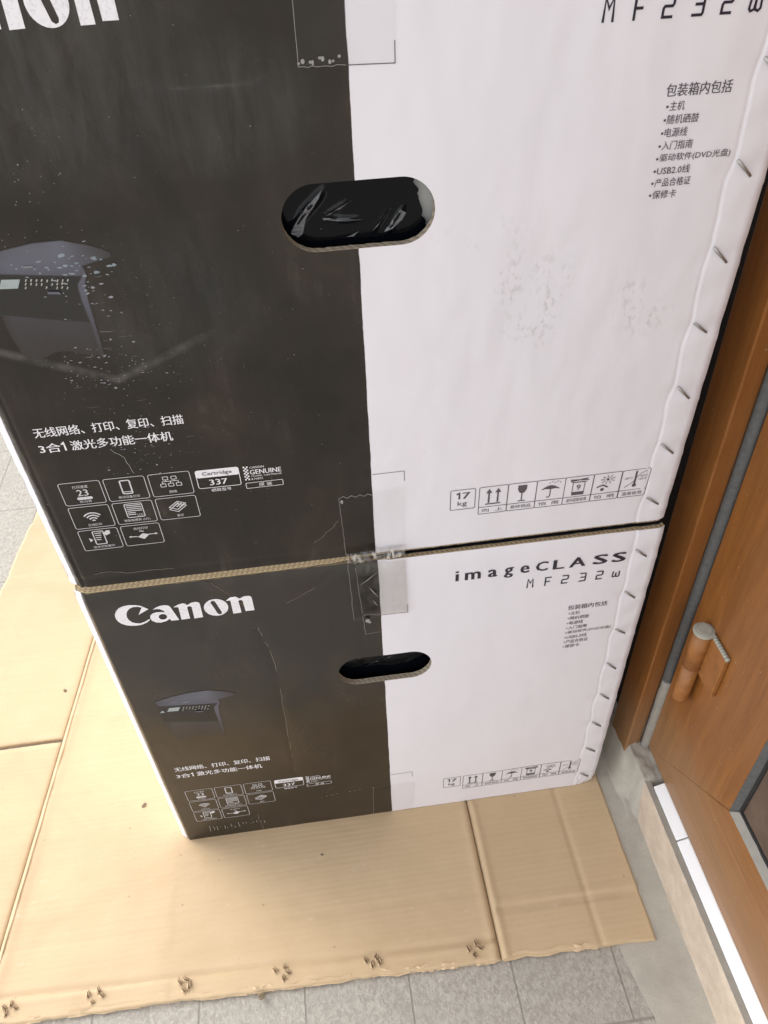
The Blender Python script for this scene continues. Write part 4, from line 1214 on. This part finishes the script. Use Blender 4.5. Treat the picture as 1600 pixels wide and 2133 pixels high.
        marks(S, root, [jag([(.2172, .4300 - .006), (.2178, .39), (.2182, .3572)], 7, .0004, 2), jag([(.2263, .3612), (.2300, .3625), (.2413, .3600)], 6, .0005, 3), jag([(.2263, .3612), (.2268, .345), (.2273, .3364), (.2400, .3375)], 6, .0004, 4),
                        jag([(.2199, .0640), (.2215, .0640), (.2424, .0655)], 5, .0003, 5), jag([(.2222, .0640), (.2199, .001)], 8, .0003, 6), jag([(.2235, .421), (.2262, .365)], 8, .0004, 7)], M['tape_edge'], 'tape_side_edge', 'faint edge of the tape', .00028)
        p = Print(S, .0028)
        p.line([(.2262, .4030), (.2330, .4085), (.2425, .4172)], .0007, taper=True); p.line([(.2335, .3985), (.2365, .3930), (.2410, .3858)], .0008, taper=True); p.line([(.2362, .3825), (.2380, .3780), (.2398, .3750)], .0006, taper=True)
        p.ell(.2300, .3570, .0021, .0024, 0, 10); p.ell(.2318, .3546, .0014, .0012, 0, 8)
        p.build('tape_bubble', M['tape_edge'], root, 'pale wrinkles and bubbles in the crumpled tape')['kind'] = 'stuff'
        marks(S, root, [jag(CRACK_L[1:] + [(.128, .392)], 5, .0004, 2)], M['hole_dark'], 'crease_mark', 'dark crease above the brand lettering', .0006)
        marks(S, root, [jag(CRACK_L2, 5, .0005, 4), jag([(.1290, .3618), (.1340, .3643)], 4, .0003, 5), jag(CRACK_L3[1:], 6, .0004, 6), jag([(.0879, .0402), (.0886, .022), (.0893, .0042)], 6, .0007, 7), jag([(.1045, .4225), (.1100, .4160), (.1135, .4105)], 5, .0003, 9)], M['crack'], 'crease_mark', 'long pale crack running down the black half', .0004)
        p = Print(S); r = random.Random(2)
        for k in range(16): u = .030 + .0042 * k + r.uniform(-.001, .001); p.line([(u, .0235 + r.uniform(-.004, .004)), (u + r.uniform(-.001, .001), .0180 + r.uniform(-.004, .004))], .0006)
        for k in range(7): p.ell(.163 + .006 * k + (.008 if k > 3 else 0), .058 + .001 * k, .0007, .0006, 0, 6)
        p.build('scuff_marks', M['tape_edge'], root, 'row of pale scuffs near the bottom edge')['kind'] = 'stuff'
    return root
PIC_BLUE = art('flaked blue print', (.20, .235, .26))
lower = carton(False)
upper = carton(True)

# bunched tape film bridging the seam between the cartons (stuck to the upper one)
vs, uv, fs = [], [], []; NX, NY = 40, 8
for j in range(NY + 1):
    for i in range(NX + 1):
        q, s = i / NX, j / NY
        u = .2178 + .0480 * q; z = .0065 - .0135 * s
        y = -.0022 - .0042 * math.sin(math.pi * s) + .0022 * nz(q * 14, s * 3, 2) * (1 if q < .5 else .45) + (.002 if s > .6 else 0)
        vs.append((u, y - .0015, z)); uv.append((u, z))
for j in range(NY):
    for i in range(NX):
        a = j * (NX + 1) + i; fs.append((a, a + NX + 1, a + NX + 2, a + 1))
mesh_obj('tape', vs, fs, M['tape_bunch'], upper, uv, True, label='bunched clear tape bridging the seam between the cartons')

# black plastic film inside the hand holes
def bag(loc, torn, ridges, lab, marks_=()):
    NX, NY = 90, 46; vs, fs = [], []
    keep = {}
    for j in range(NY + 1):
        for i in range(NX + 1):
            u = .185 + .117 * i / NX; v = .245 + .076 * j / NY
            y = .0105 + .0016 * nz(u * 22, v * 22, 3 + torn) + .0004 * nz(u * 90, v * 60, 1)
            for pl, amp, w in ridges:
                y -= amp * .45 * math.exp(-(poly_dist((u, v), pl) / w) ** 2) * (1 - abs(2 * max(0, min(1, (u - pl[0][0]) / (pl[-1][0] - pl[0][0]))) - 1) ** 2 * .8)
            if torn:
                ue = .2770 + max(0, (.298 - v)) * .26 + .0022 * nz(v * 260, 2) + .0012 * nz(v * 700, 5)
                u = min(u, ue)
            vs.append((u, y, v))
    for j in range(NY):
        for i in range(NX):
            a = j * (NX + 1) + i
            if vs[a + 1][0] - vs[a][0] < 1e-6 and vs[a + NX + 2][0] - vs[a + NX + 1][0] < 1e-6: continue
            fs.append((a, a + 1, a + NX + 2, a + NX + 1))
    o = mesh_obj('plastic_bag', vs, fs, M['bag'], smooth=True); o.location = loc
    def depth(u, v):
        i = max(0, min(NX, round((u - .185) / .117 * NX))); j = max(0, min(NY, round((v - .245) / .076 * NY)))
        return vs[j * (NX + 1) + i][1]
    for poly in marks_:  # highlight streaks of the film, laid on as grey shapes
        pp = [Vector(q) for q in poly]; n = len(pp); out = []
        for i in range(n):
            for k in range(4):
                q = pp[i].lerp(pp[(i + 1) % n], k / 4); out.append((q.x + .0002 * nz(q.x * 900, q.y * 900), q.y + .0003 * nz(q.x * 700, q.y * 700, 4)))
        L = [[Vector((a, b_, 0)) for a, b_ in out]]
        mesh_obj('glare_streak', [(a, depth(a, b_) - .0007, b_) for a, b_ in out], tessellate_polygon(L), M['film_glare'], o)
    return tag(o, lab, 'bag', 'black plastic film inside the hand holes')
GLARE_UP = [[(.2035, .2715), (.2060, .2765), (.2140, .2860), (.2240, .2950), (.2215, .2905), (.2130, .2790), (.2105, .2705), (.2075, .2685)],
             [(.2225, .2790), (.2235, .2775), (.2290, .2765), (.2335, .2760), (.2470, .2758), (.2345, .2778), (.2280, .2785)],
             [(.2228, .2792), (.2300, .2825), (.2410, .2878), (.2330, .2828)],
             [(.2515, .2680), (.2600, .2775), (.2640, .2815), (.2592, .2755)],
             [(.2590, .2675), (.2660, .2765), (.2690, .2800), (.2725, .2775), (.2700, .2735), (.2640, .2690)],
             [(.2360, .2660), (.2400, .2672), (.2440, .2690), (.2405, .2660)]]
GLARE_LOW = [[(.2280, .2780), (.2400, .2818), (.2520, .2868), (.2640, .2935), (.2700, .2985), (.2655, .2955), (.2530, .2882), (.2400, .2828)],
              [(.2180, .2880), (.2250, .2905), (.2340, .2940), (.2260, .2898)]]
UL = Vector((-.0010, .0037 - .0256 * .2828, H + .0064))
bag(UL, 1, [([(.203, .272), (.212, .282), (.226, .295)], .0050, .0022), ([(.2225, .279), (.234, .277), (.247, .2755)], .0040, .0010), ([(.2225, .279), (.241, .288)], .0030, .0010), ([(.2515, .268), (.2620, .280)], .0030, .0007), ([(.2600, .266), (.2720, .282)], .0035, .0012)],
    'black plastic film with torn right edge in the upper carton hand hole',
    GLARE_UP)
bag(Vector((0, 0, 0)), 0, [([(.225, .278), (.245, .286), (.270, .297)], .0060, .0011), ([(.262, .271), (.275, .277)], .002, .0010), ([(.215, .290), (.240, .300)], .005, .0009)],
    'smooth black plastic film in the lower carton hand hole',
    GLARE_LOW)
b = MB(); b.box(0, .05, 0, .05, 0, .07); b.box(-.0012, .003, -.0015, 0, 0, .07)
o = b.build('foam_insert', M['foam']); o.location = UL + Vector((.266, .0150, .25)); tag(o, 'pale grey packing foam behind the torn film in the upper carton hand hole', 'packing')
